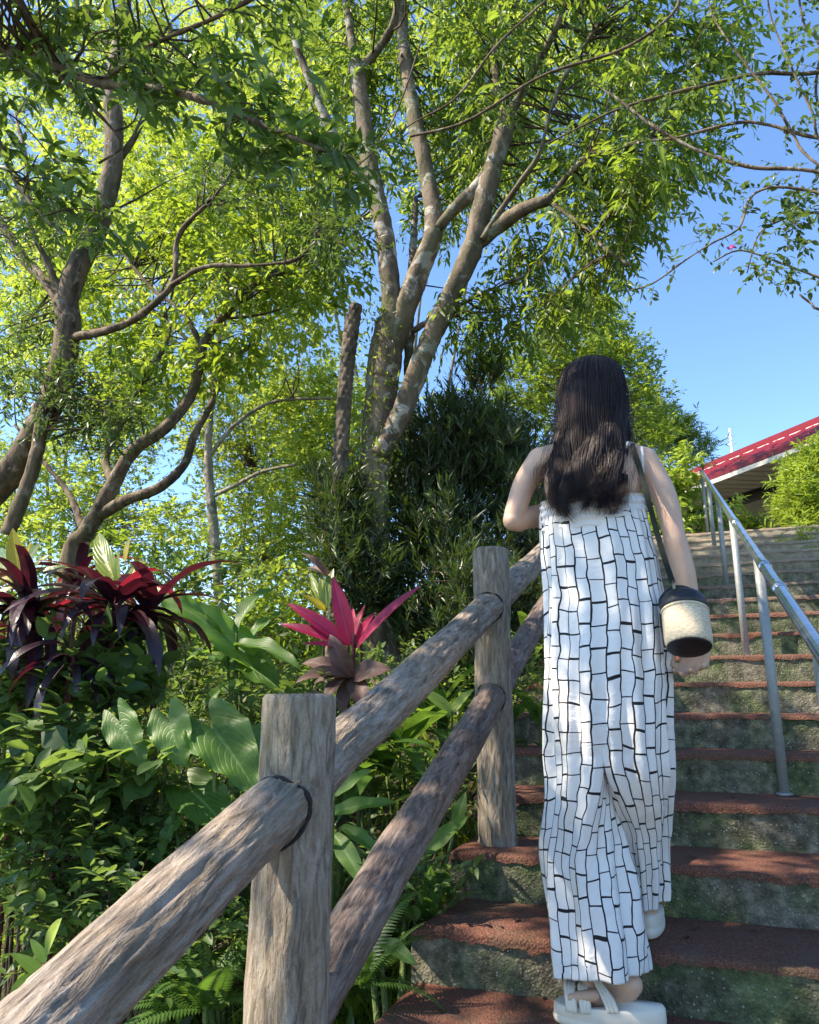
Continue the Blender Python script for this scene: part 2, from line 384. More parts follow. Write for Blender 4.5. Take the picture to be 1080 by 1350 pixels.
def dress():
    m = NT('jumpsuit_print'); uv = m.n('ShaderNodeUVMap'); sep = m.n('ShaderNodeSeparateXYZ')
    wv = m.n('ShaderNodeTexNoise'); m.l(uv.outputs[0], wv.inputs['Vector']); wv.inputs['Scale'].default_value = 13; wv.inputs['Detail'].default_value = 1.5
    off = m.n('ShaderNodeVectorMath', operation='SUBTRACT'); m.l(wv.outputs['Color'], off.inputs[0]); off.inputs[1].default_value = (.5, .5, .5)
    sc = m.n('ShaderNodeVectorMath', operation='SCALE'); m.l(off.outputs[0], sc.inputs[0]); sc.inputs['Scale'].default_value = .014
    ad = m.n('ShaderNodeVectorMath', operation='ADD'); m.l(uv.outputs[0], ad.inputs[0]); m.l(sc.outputs[0], ad.inputs[1]); m.l(ad.outputs[0], sep.inputs[0])
    U = m.math('DIVIDE', sep.outputs[0], .0245); V = m.math('ADD', m.math('DIVIDE', sep.outputs[1], .058), m.math('MULTIPLY', m.noise(uv.outputs[0], 6, 2), 1.2))
    def wn(a, b):
        x = m.n('ShaderNodeTexWhiteNoise', noise_dimensions='2D'); cmb = m.n('ShaderNodeCombineXYZ'); m.val(cmb.inputs[0], a); m.val(cmb.inputs[1], b)
        m.l(cmb.outputs[0], x.inputs['Vector']); return x.outputs['Value']
    ci0 = m.math('FLOOR', U)
    Vc = m.math('ADD', V, m.math('MULTIPLY', wn(ci0, 3.), .9)); row0 = m.math('FLOOR', Vc)
    # each run of cells shifts its upright lines a little, so that they stagger
    blk = 7.
    wz = m.math('SUBTRACT', m.noise(uv.outputs[0], 17, 1), .5)
    U2 = m.math('ADD', U, m.math('MULTIPLY', wz, .45)); ci = m.math('FLOOR', U2)
    V2 = m.math('ADD', V, m.math('MULTIPLY', wn(ci, blk), .62)); row = m.math('FLOOR', V2)
    fu = m.math('FRACT', U2); fv = m.math('FRACT', V2)
    r = wn(ci, row); tv = m.math('ADD', .05, m.math('MULTIPLY', m.math('POWER', r, 2.), .07)); tu = m.math('ADD', .085, m.math('MULTIPLY', wn(row, ci), .06))
    line = m.math('MAXIMUM', m.math('LESS_THAN', fu, tu), m.math('LESS_THAN', fv, tv))
    weave = m.noise(uv.outputs[0], 900, 2); fold = m.noise(uv.outputs[0], 14, 5, .65, 1.2)
    c = m.mix(line, col((.74, .73, .70)), col((.012, .012, .014)))
    b = m.bump(fold, .28, .03, m.bump(weave, .12, .001))
    x = m.bsdf(c, .75, 0, b, .25, Sheen_Weight=.1); t = m.n('ShaderNodeBsdfTranslucent'); m.l(c, t.inputs[0])
    mx = m.n('ShaderNodeMixShader'); mx.inputs[0].default_value = .04; m.l(x, mx.inputs[1]); m.l(t.outputs[0], mx.inputs[2])
    return m.fin(mx.outputs[0])
M['dress'] = dress()
M['white_cloth'] = simple('white_cloth', (.78, .77, .75), .7, 0, .3, 60, .12, .3)
M['strap_green'] = simple('strap_leather', (.008, .016, .013), .7, 0, .2, 40, .3, .1)
M['sandal'] = simple('sandal_cream', (.70, .64, .53), .45, 0, .5, 30, .1, .05)
M['sole'] = simple('sandal_sole', (.66, .58, .44), .6, 0, .4, 30, .15, .1)
M['black_leather'] = simple('black_leather', (.012, .011, .014), .42, 0, .5, 90, .3, .2)
M['gold'] = simple('brass', (.75, .6, .3), .3, 1., .5)
def straw():
    m = NT('woven_straw'); uv = m.n('ShaderNodeUVMap'); mp = m.n('ShaderNodeMapping'); m.l(uv.outputs[0], mp.inputs[0]); mp.inputs['Scale'].default_value = (58, 150, 1)
    ck = m.n('ShaderNodeTexChecker'); m.l(mp.outputs[0], ck.inputs[0]); ck.inputs['Scale'].default_value = 1
    n = m.noise(mp.outputs[0], .6, 3); c = m.ramp(n, [(.3, (.42, .34, .22)), (.55, (.62, .53, .38)), (.75, (.74, .66, .5))])
    c = m.mix(m.math('MULTIPLY', ck.outputs[1], .3), c, col((.28, .19, .09)))
    return m.fin(m.bsdf(c, .7, 0, m.bump(m.math('ADD', ck.outputs[1], n), .6, .002), .3))
M['straw'] = straw()
M['roof_red'] = simple('roof_red', (.22, .010, .014), .5, 0, .3, 3, .4, .05)
M['roof_dark'] = simple('roof_dark_red', (.2, .012, .016), .5)
M['cream'] = simple('cream_paint', (.72, .66, .56), .6, 0, .3, 5, .12)
M['board'] = simple('soffit_board', (.82, .70, .56), .6, 0, .3, 8, .2)
M['dark_steel'] = simple('dark_steel', (.03, .028, .028), .5, 0, .5, 10, .2)
M['pane'] = simple('window_pane', (.10, .12, .14), .08, 0, .9)
M['plaster'] = simple('plaster_wall', (.6, .58, .54), .8, 0, .3, 4, .15, .1)
M['paving'] = simple('paving', (.32, .28, .22), .85, 0, .2, 9, .3, .2)
M['mast'] = simple('mast_paint', (.7, .62, .6), .4)

# ------------------------------------------------------------------ ground and stairs
H = .135
def nose_Y(n): return 2.13 + .33*n if n <= 8 else 4.77 + .36*(n - 8)
NT_ = 16; N0 = -7
def stair_z(Y):
    Y = np.asarray(Y, float)
    ys = np.array([nose_Y(n) + .16 for n in range(N0, NT_ + 1)]); zs = np.array([-.59 + H*n for n in range(N0, NT_ + 1)])
    return np.interp(Y, ys, zs, left=zs[0], right=zs[-1])
def gz(X, Y):
    X = np.asarray(X, float); Y = np.asarray(Y, float)
    s = stair_z(Y)
    left = np.clip(-.85 - X, 0, None); right = np.clip(X - 1.2, 0, None)
    z = s - .30 - .0*left
    z = z - np.where(X < -.85, np.minimum(left*.16 + .02*left**1.3, 9) * 1.0, 0)
    z = np.where(X > 1.2, s + .02 + np.minimum(right*.12, .8), z)
    far = np.clip(np.hypot(X, Y) - 26, 0, None)
    z = z - far*.02
    return z + .05*vnoise(np.stack([X*.9, Y*.9, X*0], -1), 4)
def grid_axis(a, b, fine_a, fine_b, fs, cs):
    return np.unique(np.concatenate([np.linspace(a, fine_a, cs), np.arange(fine_a, fine_b, fs), np.linspace(fine_b, b, cs)]))
gx = grid_axis(-300, 300, -12, 12, .2, 24); gy = grid_axis(-120, 400, -6, 20, .2, 24)
GX, GY = np.meshgrid(gx, gy, indexing='ij'); GZ = gz(GX, GY)
ni, nj = GX.shape; I = np.arange(ni - 1)[:, None]*nj + np.arange(nj - 1)[None]
g = link('ground', mk('ground', np.stack([GX, GY, GZ], -1).reshape(-1, 3), np.stack([I, I + nj, I + nj + 1, I + 1], -1).reshape(-1, 4)), None, M['soil'])
tag(g, kind='structure')

stairs = empty('staircase', (0, 0, 0), kind='structure')
stairs['label'] = 'long flight of mossy concrete steps with red treads climbing the slope'
SX0, SX1 = -.775, 1.25
for n in range(N0, NT_ + 1):
    y0 = nose_Y(n); y1 = nose_Y(n + 1) + .06 if n < NT_ else 13.0; zt = -.59 + H*n
    near = -3 < n < 6
    dx = .012 if near else .03
    nx = int((SX1 - SX0)/dx); xs = np.linspace(SX0, SX1, nx)
    # riser: a grid from the tread's edge down, with worn rounded arris and pitted face
    zz = np.linspace(0, -.20, 22 if near else 9); rows = []
    r0 = .018
    prof = [(y0 + r0*(1 - math.cos(a)) , zt - .022 - r0*0) for a in (0,)]
    Xg, Zg = np.meshgrid(xs, zt - .016 + zz, indexing='ij')
    d = .006*fbm(np.stack([Xg*9, Xg*0 + n*7.3, Zg*9], -1), 11, 4) + .0035*vnoise(np.stack([Xg*55, Zg*55, Xg*0 + n], -1), 5)
    Yg = np.broadcast_to(y0, Xg.shape) + d + .004
    V = np.stack([Xg, Yg, Zg], -1).reshape(-1, 3); a, b = Xg.shape
    I = np.arange(a - 1)[:, None]*b + np.arange(b - 1)[None]
    Q = np.stack([I, I + 1, I + b + 1, I + b], -1).reshape(-1, 4)
    mb = MB(); mb.add(V, Q)
    mb.box((SX0 + .012, y0 + .03, zt - .45), (SX1 - .012, y1, zt - .03))
    st = mb.build('step', M['conc'], stairs)
    # tread: a crust lying over the step, its front edge worn and uneven
    ky = 12 if near else 5
    t_ = np.concatenate([[-.052, -.034, -.016], np.array([0, .004, .012]), np.linspace(.03, y1 - y0, ky)])
    Xg, Tg = np.meshgrid(xs, t_, indexing='ij')
    wear = fbm(np.stack([Xg*7, Xg*0 + n*3.1, Xg*0], -1), 21, 4)
    lip = .018 + .020*np.abs(wear) + .012*np.clip(fbm(np.stack([Xg*31, Xg*0 + n*5.7, Xg*0], -1), 77, 2) - .25, 0, 1)*2
    Yg = y0 + np.where(Tg < 0, -.004 + .0025*(Tg + .052)/.05, Tg) + .0032*fbm(np.stack([Xg*11, Tg*0, Tg*0 + n], -1), 8, 3)*(Tg < .02)
    Zg = zt + np.where(Tg < 0, Tg/.052*lip, 0) - np.where((Tg >= 0) & (Tg < .01), (.012 - Tg)*.45, 0) - .002
    Zg = Zg + .0026*fbm(np.stack([Xg*38, Yg*38, Xg*0], -1), 31, 3)*(Tg > .01)
    edge = np.clip(1 - (Xg - SX0)/.03, 0, 1); Zg = Zg - .012*edge**2
    V = np.stack([Xg, Yg, Zg], -1).reshape(-1, 3); a, b = Xg.shape
    I = np.arange(a - 1)[:, None]*b + np.arange(b - 1)[None]
    tr = link('tread', mk('tread', V, np.stack([I, I + b, I + b + 1, I + 1], -1).reshape(-1, 4)), None, M['tread']); tr.parent = st
landing = MB().box((-1.3, 7.9, 1.2), (1.4, 16, 1.566)).build('landing', M['paving'], None, False); tag(landing, kind='structure')

# ------------------------------------------------------------------ log fence
fence = empty('log_fence', (-.65, 1.21, -1.0), 'brown log look railing with round posts along the left side of the stairs', 'fence')
def log(name, p, q, r, mat, seed, parent, step=.007, amp=1.):
    p = np.array(p, float); q = np.array(q, float); L = np.linalg.norm(q - p); n = int(L/step)
    z = np.linspace(0, L, n); bend = .006*fbm(np.stack([z*2, z*0 + seed, z*0], -1), seed, 2); bend2 = .006*fbm(np.stack([z*2, z*0 + seed + 9, z*0], -1), seed + 3, 2)
    def disp(V, th, l):
        cx, sy = np.cos(th), np.sin(th)
        a = np.stack([cx*2.2, sy*2.2, l*3.0 + seed], -1)
        warp = fbm(np.stack([cx*1.5, sy*1.5, l*5 + seed*2], -1), seed + 1, 2)
        b = np.stack([cx*7 + warp*1.2, sy*7 + warp*1.2, l*5.5 + seed], -1)
        rid = 1 - np.abs(fbm(b, seed + 5, 3))*2.2
        fl = np.clip(fbm(np.stack([cx*5 + warp, sy*5, l*14 + warp*2], -1), seed + 9, 2) - .15, 0, 1)
        crk = np.clip(1 - np.abs(fbm(np.stack([cx*4 + warp*.8, sy*4 + warp*.8, l*1.7 + seed*3], -1), seed + 14, 3))*16, 0, 1)
        knot = .010*np.clip(fbm(np.stack([cx*1.1, sy*1.1, l*3.5 + seed], -1), seed + 20, 2) - .35, 0, 1)
        return amp*(.005*fbm(a, seed, 2) + .0034*rid*.6 - .009*fl - .001 - .0035*crk) + knot
    rr = np.full(n, r); rr[0] -= .006; rr[-1] -= .006; z2 = z.copy(); z2[0] += .0; 
    P = np.stack([bend, bend2, z], -1)
    V, Q, T, uv = tube(P, rr, 84, disp=disp)
    me = mk(name, V, [Q, T], True, uv)
    o = link(name, me, None, mat)
    d = Vector(q - p).normalized(); o.location = Vector(p); o.rotation_mode = 'QUATERNION'; o.rotation_quaternion = d.to_track_quat('Z', 'Y')
    loc = o.location.copy(); o.parent = parent; o.location = loc - Vector(parent.location)
    return o
PX = -.65; PYs = [(-.21, -.49), (1.21, .012), (2.62, .530), (4.03, .99), (5.44, 1.47)]
def up_z(Y): return -.154 + .345*(Y - 1.21)
def lo_z(Y): return -.515 + .385*(Y - 1.21) if Y > 1.0 else -.56 + .345*(Y - 1.21)
for k, (py, pz) in enumerate(PYs):
    base = float(stair_z(py - .16)) - .04 if k != 1 else -1.03
    if k == 2: base = -.47
    log('post', (PX + (.003 if k == 1 else 0), py, base), (PX, py, pz), .0635, M['wood_post'], 10 + k, fence, amp=1.1)
RR = .050
for k in range(len(PYs) - 1):
    a, b = PYs[k][0], PYs[k + 1][0]
    log('rail', (PX, a + .03, up_z(a + .03)), (PX, b - .02, up_z(b - .02)), RR, M['wood_rail'], 30 + k, fence, amp=1.25)
    la = lo_z(a + .03) if k != 0 else lo_z(.0)
    if k == 0: log('rail', (PX, a + .03, -1.06), (PX, b - .02, -.575), RR, M['wood_low'], 50 + k, fence)
    else: log('rail', (PX, a + .03, lo_z(a + .03)), (PX, b - .02, lo_z(b - .02)), RR - .002, M['wood_low'], 50 + k, fence)
def seam(py, p, q, r):                 # dark joint where a rail enters the post
    p = np.array(p, float); q = np.array(q, float); d = nrm(q - p); s = nrm(np.cross(d, (0, 0, 1))); u = np.cross(s, d); pts = []
    for th in np.linspace(0, 2*math.pi, 49):
        c = q + (r + .0015)*(math.cos(th)*s + math.sin(th)*u)
        bx, by = c[0] - PX, c[1] - py; A = d[0]**2 + d[1]**2; B = 2*(bx*d[0] + by*d[1]); Cc = bx*bx + by*by - .0655**2
        t = (-B - math.sqrt(max(0, B*B - 4*A*Cc)))/(2*A); pts.append(c + d*t)
    pts = np.array(pts)
    jr = .0035*(1 + .5*vnoise(np.stack([np.arange(49)*.6, np.zeros(49), np.full(49, py*9)], -1)))
    MB().tube(pts, jr, 6, cap=False).build('joint_gap', M['seam'], fence)
for k in range(1, 4):
    a, py = PYs[k - 1][0], PYs[k][0]
    seam(py, (PX, a, up_z(a)), (PX, py, up_z(py)), RR)
    if k == 1: seam(py, (PX, a + .03, -1.06), (PX, py, -.568), RR)
    else: seam(py, (PX, a, lo_z(a)), (PX, py, lo_z(py)), RR - .002)

# ------------------------------------------------------------------ steel handrail
hr = empty('steel_handrail', (.267, 3.1, -.32), 'galvanised steel tube handrail on slim posts up the middle of the stairs', 'handrail')
HX = .267
def hz(Y): return .112 + .3496*(Y - 1.911)
P, rr = resample([(HX, -.2, hz(-.2)), (HX, 4, hz(4)), (HX, 8.25, hz(8.25)), (HX, 8.40, hz(8.34)), (HX, 8.47, hz(8.3) - .05)], [.0195]*5, .05)
MB().tube(P, rr, 20).build('rail_tube', M['steel'], hr)
for py in (.7, 1.9, 3.11, 4.33, 5.62, 7.0, 8.40):
    top = hz(py) - .012; base = max(-1.3, float([-.59 + H*n for n in range(N0, NT_ + 1) if nose_Y(n) <= py][-1]))
    mb = MB().tube([(HX, py, base - .02), (HX, py, (base + top)/2), (HX, py, top)], .0175, 16)
    po = mb.build('post', M['steel_post'], hr)
    mb = MB().tube([(HX, py, base - .001), (HX, py, base + .006)], [.030, .026], 16); ft = mb.build('base_flange', M['steel_post'], hr)
for py in (2.55, 2.92, 4.1):
    d = nrm((0, 1, .3496)); c = np.array((HX, py, hz(py)))
    mb = MB().tube([c - d*.055, c + d*.055], .0215, 20); mb.build('sleeve', M['steel'], hr)

# ------------------------------------------------------------------ building at the top
ang = R(39.4); D = np.array([-math.sin(ang), math.cos(ang), 0]); Nn = np.array([math.cos(ang), math.sin(ang), 0])
E0 = ray(941, 633); E0 = E0*(4.17/E0[2])
bld = empty('pavilion', (E0[0], E0[1], 1.57), 'red roofed building with boarded eaves above the top of the stairs', 'building')
def bp(s, n, z): return E0 + D*s + Nn*n + np.array([0, 0, z - 4.17])
S0, S1 = -9.0, 5.4
# roof: corrugated sheet with real ribs
runs = 2.7; pitch = math.tan(R(27.5)); ss = np.arange(S0, S1, .05)
amp = .028*np.maximum(0, np.cos(ss*2*math.pi/.30))**2
rv = []; steps = [0, .9, 1.8, runs]
for n_ in steps:
    for s_, a_ in zip(ss, amp): rv.append(bp(s_, n_ - .06, 4.24 + n_*pitch + a_))
rv = np.array(rv); a = len(ss); I = np.arange(len(steps) - 1)[:, None]*a + np.arange(a - 1)[None]
rf = link('roof', mk('roof', np.concatenate([rv, rv - [0, 0, .03]]), [np.stack([I, I + 1, I + a + 1, I + a], -1).reshape(-1, 4), np.stack([I, I + a, I + a + 1, I + 1], -1).reshape(-1, 4) + len(rv)], False), None, M['roof_red']); adopt(rf, bld)
for k, n_ in enumerate((.55, 1.75)):
    for s_ in np.arange(S0, S1 - .4, .42): MB().bar(bp(s_, n_, 4.285 + n_*pitch), bp(s_ + (.2, .3)[k], n_, 4.285 + n_*pitch), .04, (.035, .016)[k]).build('snow_guard', M['cream'] if k else M['roof_dark'], bld, False)
MB().bar(bp(S0, runs, 4.27 + runs*pitch), bp(S1, runs, 4.27 + runs*pitch), .2, .09).build('ridge_cap', M['roof_red'], bld, False)
MB().bar(bp(S0, -.075, 4.215), bp(S1, -.075, 4.215), .03, .10).build('fascia', M['roof_red'], bld, False)
MB().bar(bp(S0, -.05, 4.115), bp(S1, -.05, 4.115), .07, .085).build('gutter', M['cream'], bld, False)
for i in range(int((S1 - S0)/.30)):
    s_ = S0 + .30*i + .13
    MB().bar(bp(s_, .0, 4.10), bp(s_, 1.45, 4.10 + .10), .255, .02).build('board', M['board'], bld, False)
MB().bar(bp(S0, .72, 4.19), bp(S1, .72, 4.19), 1.40, .03).build('soffit_backing', M['dark_steel'], bld, False)
MB().bar(bp(S0, 1.52, 4.12), bp(S1, 1.52, 4.12), .12, .16).build('beam', M['dark_steel'], bld, False)
MB().bar(bp(S0, 1.56, 3.62), bp(S1, 1.56, 3.62), .10, .16).build('beam', M['dark_steel'], bld, False)
MB().bar(bp(S0, 3.2, 4.25), bp(S1, 3.2, 4.25), 3.2, .03).build('ceiling_panel', M['board'], bld, False)
for s_ in (-6.4, -4.4, -2.3, -.25, 1.8, 4.2):
    MB().bar(bp(s_, 1.62, 1.5), bp(s_, 1.62, 4.2), .13, .13, (0, 1, 0)).build('column', M['dark_steel'], bld, False)
wl = MB().bar(bp(S0, 4.6, 2.0), bp(S1, 4.6, 2.0), .12, 1.1); wl.bar(bp(S0, 4.6, 3.9), bp(S1, 4.6, 3.9), .12, .7); wl.build('wall', M['plaster'], bld, False)
for i in range(11):
    s_ = S0 + .7 + i*1.25
    fr = MB().bar(bp(s_ - .5, 4.55, 2.62), bp(s_ - .5, 4.55, 3.5), .07, .1, (0, 1, 0)); fr.bar(bp(s_ + .5, 4.55, 2.62), bp(s_ + .5, 4.55, 3.5), .07, .1, (0, 1, 0))
    fr.bar(bp(s_ - .5, 4.55, 2.6), bp(s_ + .5, 4.55, 2.6), .1, .07); fr.bar(bp(s_ - .5, 4.55, 3.52), bp(s_ + .5, 4.55, 3.52), .1, .07)
    w = fr.build('window', M['cream'], bld, False)
    p_ = MB().bar(bp(s_ - .47, 4.57, 3.06), bp(s_ + .47, 4.57, 3.06), .02, .86).build('pane', M['pane'], None, False); adopt(p_, bld); p_.parent = w
    p_.matrix_parent_inverse = Matrix.Translation(-Vector(bld.location)) @ Matrix.Identity(4); p_.matrix_parent_inverse = Matrix.Identity(4)
rl = empty('terrace_railing', bp(-3, -.1, 1.57), 'low dark railing in front of the red roofed building', 'railing')
for z_ in (2.05, 2.45): MB().bar(bp(-7.5, .6, z_), bp(1.2, .6, z_), .04, .04).build('rail', M['dark_steel'], rl, False)
for i in range(7): MB().bar(bp(-7.4 + i*1.4, .6, 1.5), bp(-7.4 + i*1.4, .6, 2.45), .04, .04, (0, 1, 0)).build('post', M['dark_steel'], rl, False)
mp = ray(962, 565)*1.0; mF = 24/mp[1]; mt = mp*mF
mast = MB(); mast.tube([(mt[0], mt[1], 3.), (mt[0], mt[1], mt[2])], [.05, .03], 8)
for z_ in (.25, .5): mast.tube([(mt[0] - .12, mt[1], mt[2] - z_), (mt[0] + .12, mt[1], mt[2] - z_)], .012, 5)
mo = mast.build('antenna_mast', M['mast']); tag(mo, 'thin pale antenna mast rising behind the red roof', 'mast')
# ------------------------------------------------------------------ foliage tools
TA = (np.array([(0, 0, 0), (.48, 0, -.0), (1, 0, -.14), (.42, .5, .10), (.42, -.5, .10)]), np.array([(0, 1, 3), (1, 2, 3), (0, 4, 1), (4, 2, 1)]))
TB = (np.array([(0, 0, 0), (.34, 0, .02), (.68, 0, -.02), (1, 0, -.16), (.28, .42, .13), (.62, .40, .08), (.28, -.42, .13), (.62, -.40, .08)]),
      np.array([(0, 1, 4), (1, 2, 4), (2, 5, 4), (2, 3, 5), (0, 6, 1), (1, 6, 2), (2, 6, 7), (2, 7, 3)]))
def leaves_geo(O, Dv, Nv, L, W, tmpl=TA):
    Dv = nrm(Dv); S = nrm(np.cross(Nv, Dv)); N2 = np.cross(Dv, S); t, f = tmpl
    V = O[:, None] + t[None, :, 0:1]*L[:, None, None]*Dv[:, None] + t[None, :, 1:2]*W[:, None, None]*S[:, None] + t[None, :, 2:3]*L[:, None, None]*.6*N2[:, None]
    F = f[None] + (np.arange(len(O))*len(t))[:, None, None]
    return V.reshape(-1, 3), F.reshape(-1, 3)
def multi_tubes(P, Rr, sides=3):
    n, k, _ = P.shape; T = nrm(np.gradient(P, axis=1)); a = np.array([.37, .21, .9]); N = nrm(np.cross(T, a)); B = np.cross(T, N)
    th = np.arange(sides)*2*math.pi/sides
    V = P[:, :, None] + Rr[:, :, None, None]*(np.cos(th)[:, None]*N[:, :, None] + np.sin(th)[:, None]*B[:, :, None])
    b = (np.arange(n)*k*sides)[:, None, None]; i = (np.arange(k - 1)*sides)[None, :, None]; j = np.arange(sides)[None, None]; j2 = (j + 1) % sides
    Q = np.stack([b + i + j, b + i + j2, b + i + sides + j2, b + i + sides + j], -1).reshape(-1, 4)
    return V.reshape(-1, 3), Q
Z = np.array([0, 0, 1.])
CF = nrm(ray(540, 675))
def depth(p): return float(np.dot(p, CF))
def pick(rng, regs):
    """clump centres: each region is a ball-like part of the crown (centre pixel, radii, near and far distance, count)"""
    out = []
    for (cx, cy, rx, ry, Ya, Yb, n) in regs:
        for _ in range(n):
            a = rng.uniform(0, 2*math.pi); r = math.sqrt(rng.uniform(0, 1)); x = cx + rx*r*math.cos(a); y = cy + ry*r*math.sin(a)
            out.append(at(x, y, rng.uniform(Ya, Yb)))
    return np.array(out)
def sprays(rng, Cn, cen, k_tw, tw, k_lf, L, ratio, cr, up=.3, droop=.2, ldroop=.2, outw=.6, flat=.5, fwd=.6):
    nc = len(Cn); n = nc*k_tw
    base = np.repeat(Cn, k_tw, 0) + rng.normal(0, cr, (n, 3)); ct = np.repeat(rng.uniform(0, 1, nc), k_tw)
    out = nrm(base - cen); dr = nrm(out*outw + rng.normal(0, .6, (n, 3)) + Z*up)
    ln = tw*rng.uniform(.6, 1.25, n)
    t = np.linspace(.12, 1, k_lf)[None, :, None]
    pos = base[:, None] + dr[:, None]*t*ln[:, None, None] - Z*droop*t**2*ln[:, None, None]
    tan = nrm(dr[:, None] - 2*droop*t*Z)
    sd_ = nrm(np.cross(tan, Z + rng.normal(0, .35, (n, 1, 3)))); sg = np.where(np.arange(k_lf) % 2, 1, -1)[None, :, None]
    ld = nrm(tan*fwd + sd_*sg*.8 + rng.normal(0, .28, pos.shape) - Z*ldroop)
    nv = nrm(Z + rng.normal(0, flat, pos.shape))
    m = n*k_lf; Ls = L*rng.uniform(.45, 1.25, m)
    ti = np.clip(np.repeat(ct, k_lf)*.6 + rng.uniform(0, .4, m), 0, 1)
    tk = np.linspace(0, 1, 4)[None, :, None]
    tl = base[:, None] + dr[:, None]*tk*ln[:, None, None] - Z*droop*tk**2*ln[:, None, None]
    return pos.reshape(-1, 3), ld.reshape(-1, 3), nv.reshape(-1, 3), Ls, Ls*ratio*rng.uniform(.8, 1.2, m), ti, tl
def foliage(name, O, Dv, Nv, L, W, ti, mat, parent, tmpl=TA, stuff=True):
    V, F = leaves_geo(O, Dv, Nv, L, W, tmpl)
    o = link(name, mk(name, V, F, True, attr={'tint': np.repeat(ti, len(tmpl[0]))}), None, mat)
    if stuff: o['kind'] = 'stuff'
    if parent is not None: adopt(o, parent)
    return o
def px_line(pts):
    P = np.array([at(p[0], p[1], p[2]) for p in pts]); r = np.array([p[3]/2*depth(q)/1000 for p, q in zip(pts, P)]); return P, r
def bark_disp(seed, a=.1):
    def f(V, th, l): return a*.075*fbm(V*13, seed, 3) + a*.05*fbm(V*np.array([42, 42, 20.]), seed + 4, 2)
    return f
def limb(name, pts, mat, root, seed=1, sides=14, step=.035, ground=False, knob=.1):
    P, r = px_line(pts) if len(pts[0]) == 4 else (np.array([p[:3] for p in pts]), np.array([p[3] for p in pts]))
    if len(pts[0]) == 5: P, r = np.array([p[:3] for p in pts]), np.array([p[3] for p in pts])
    if ground:
        g0 = P[0].copy(); g0[2] = float(gz(P[0][0], P[0][1])) - .08
        P = np.concatenate([[g0], P]); r = np.concatenate([[r[0]*1.25], r])
    P, r = resample(P, r, max(step, .012))
    V, Q, T, uv = tube(P, r, sides, disp=bark_disp(seed, knob))
    o = link(name, mk(name, V, [Q, T], True, uv), None, mat)
    adopt(o, root); return o, P, r
def branchlets(rng, Cn, LP, LR, mat, root, sides=4, maxd=1.6, r0=.011, name='twigs'):
    Pn = []; Rn = []
    for c in Cn:
        d = LP - c; dd = np.linalg.norm(d, axis=1) + np.where(LP[:, 2] > c[2] + .1, .8, 0) + rng.uniform(0, .3, len(LP))
        i = int(np.argmin(dd)); 
        if dd[i] > maxd: continue
        p = LP[i]; m1 = p + (c - p)*.33 + rng.normal(0, .11, 3)*dd[i] ; m2 = p + (c - p)*.68 + rng.normal(0, .11, 3)*dd[i] + Z*.08*dd[i]
        Q = np.array([p, m1, m2, c]); t = np.linspace(0, 1, 8)[:, None]
        B = (1-t)**3*Q[0] + 3*(1-t)**2*t*(Q[1]*1.2 - p*.2) + 3*(1-t)*t*t*Q[2] + t**3*Q[3]
        a = min(LR[i]*.55, r0*(.6 + dd[i]*.7)); Pn.append(B); Rn.append(np.linspace(a, .0025, 8))
    return np.array(Pn), np.array(Rn)
def tree(name, label, cat, group, limbs, regs, mat, bark, leaf, tw, seed, tmpl=TA, twr=.0016, extra=None, base=None, knob=.1, maxd=1.6, r0=.011, ground=True, showtw=True, lf_name='foliage'):
    """leaf = (length, width ratio), tw = dict for sprays"""
    rng = np.random.default_rng(seed)
    if limbs: b = px_line(limbs[0])[0][0]; b = np.array([b[0], b[1], float(gz(b[0], b[1]))])
    else: b = np.array(base, float)
    root = empty(name, b, label, cat, group)
    LP = []; LR = []
    for i, l in enumerate(limbs):
        o, P, r = limb('trunk' if i == 0 else 'limb', l, M[bark], root, seed + i, ground=(i == 0 and ground), knob=knob, sides=20 if l[0][3] > 25 else 10)
        LP.append(P); LR.append(r)
    Cn = pick(rng, regs) if regs else np.zeros((0, 3))
    if extra is not None: Cn = np.concatenate([Cn, extra(rng)])
    cen = Cn.mean(0) - Z*.3
    O, Dv, Nv, L, W, ti, tl = sprays(rng, Cn, cen, L=leaf[0], ratio=leaf[1], **tw)
    foliage(lf_name, O, Dv, Nv, L, W, ti, M[mat], root, tmpl)
    if showtw:
        mbV, mbQ = multi_tubes(tl, np.broadcast_to(np.linspace(twr, twr*.5, 4)[None], tl.shape[:2]), 3)
        Vs = [mbV]; Qs = [mbQ]
        if limbs:
            Pn, Rn = branchlets(rng, Cn, np.concatenate(LP), np.concatenate(LR), None, root, maxd=maxd, r0=r0)
            if len(Pn): v, q = multi_tubes(Pn, Rn, 5); Vs.append(v); Qs.append(q + len(mbV))
        o = link('twigs', mk('twigs', np.concatenate(Vs), np.concatenate(Qs)), None, M['twig']); adopt(o, root); o['kind'] = 'stuff'
    return root

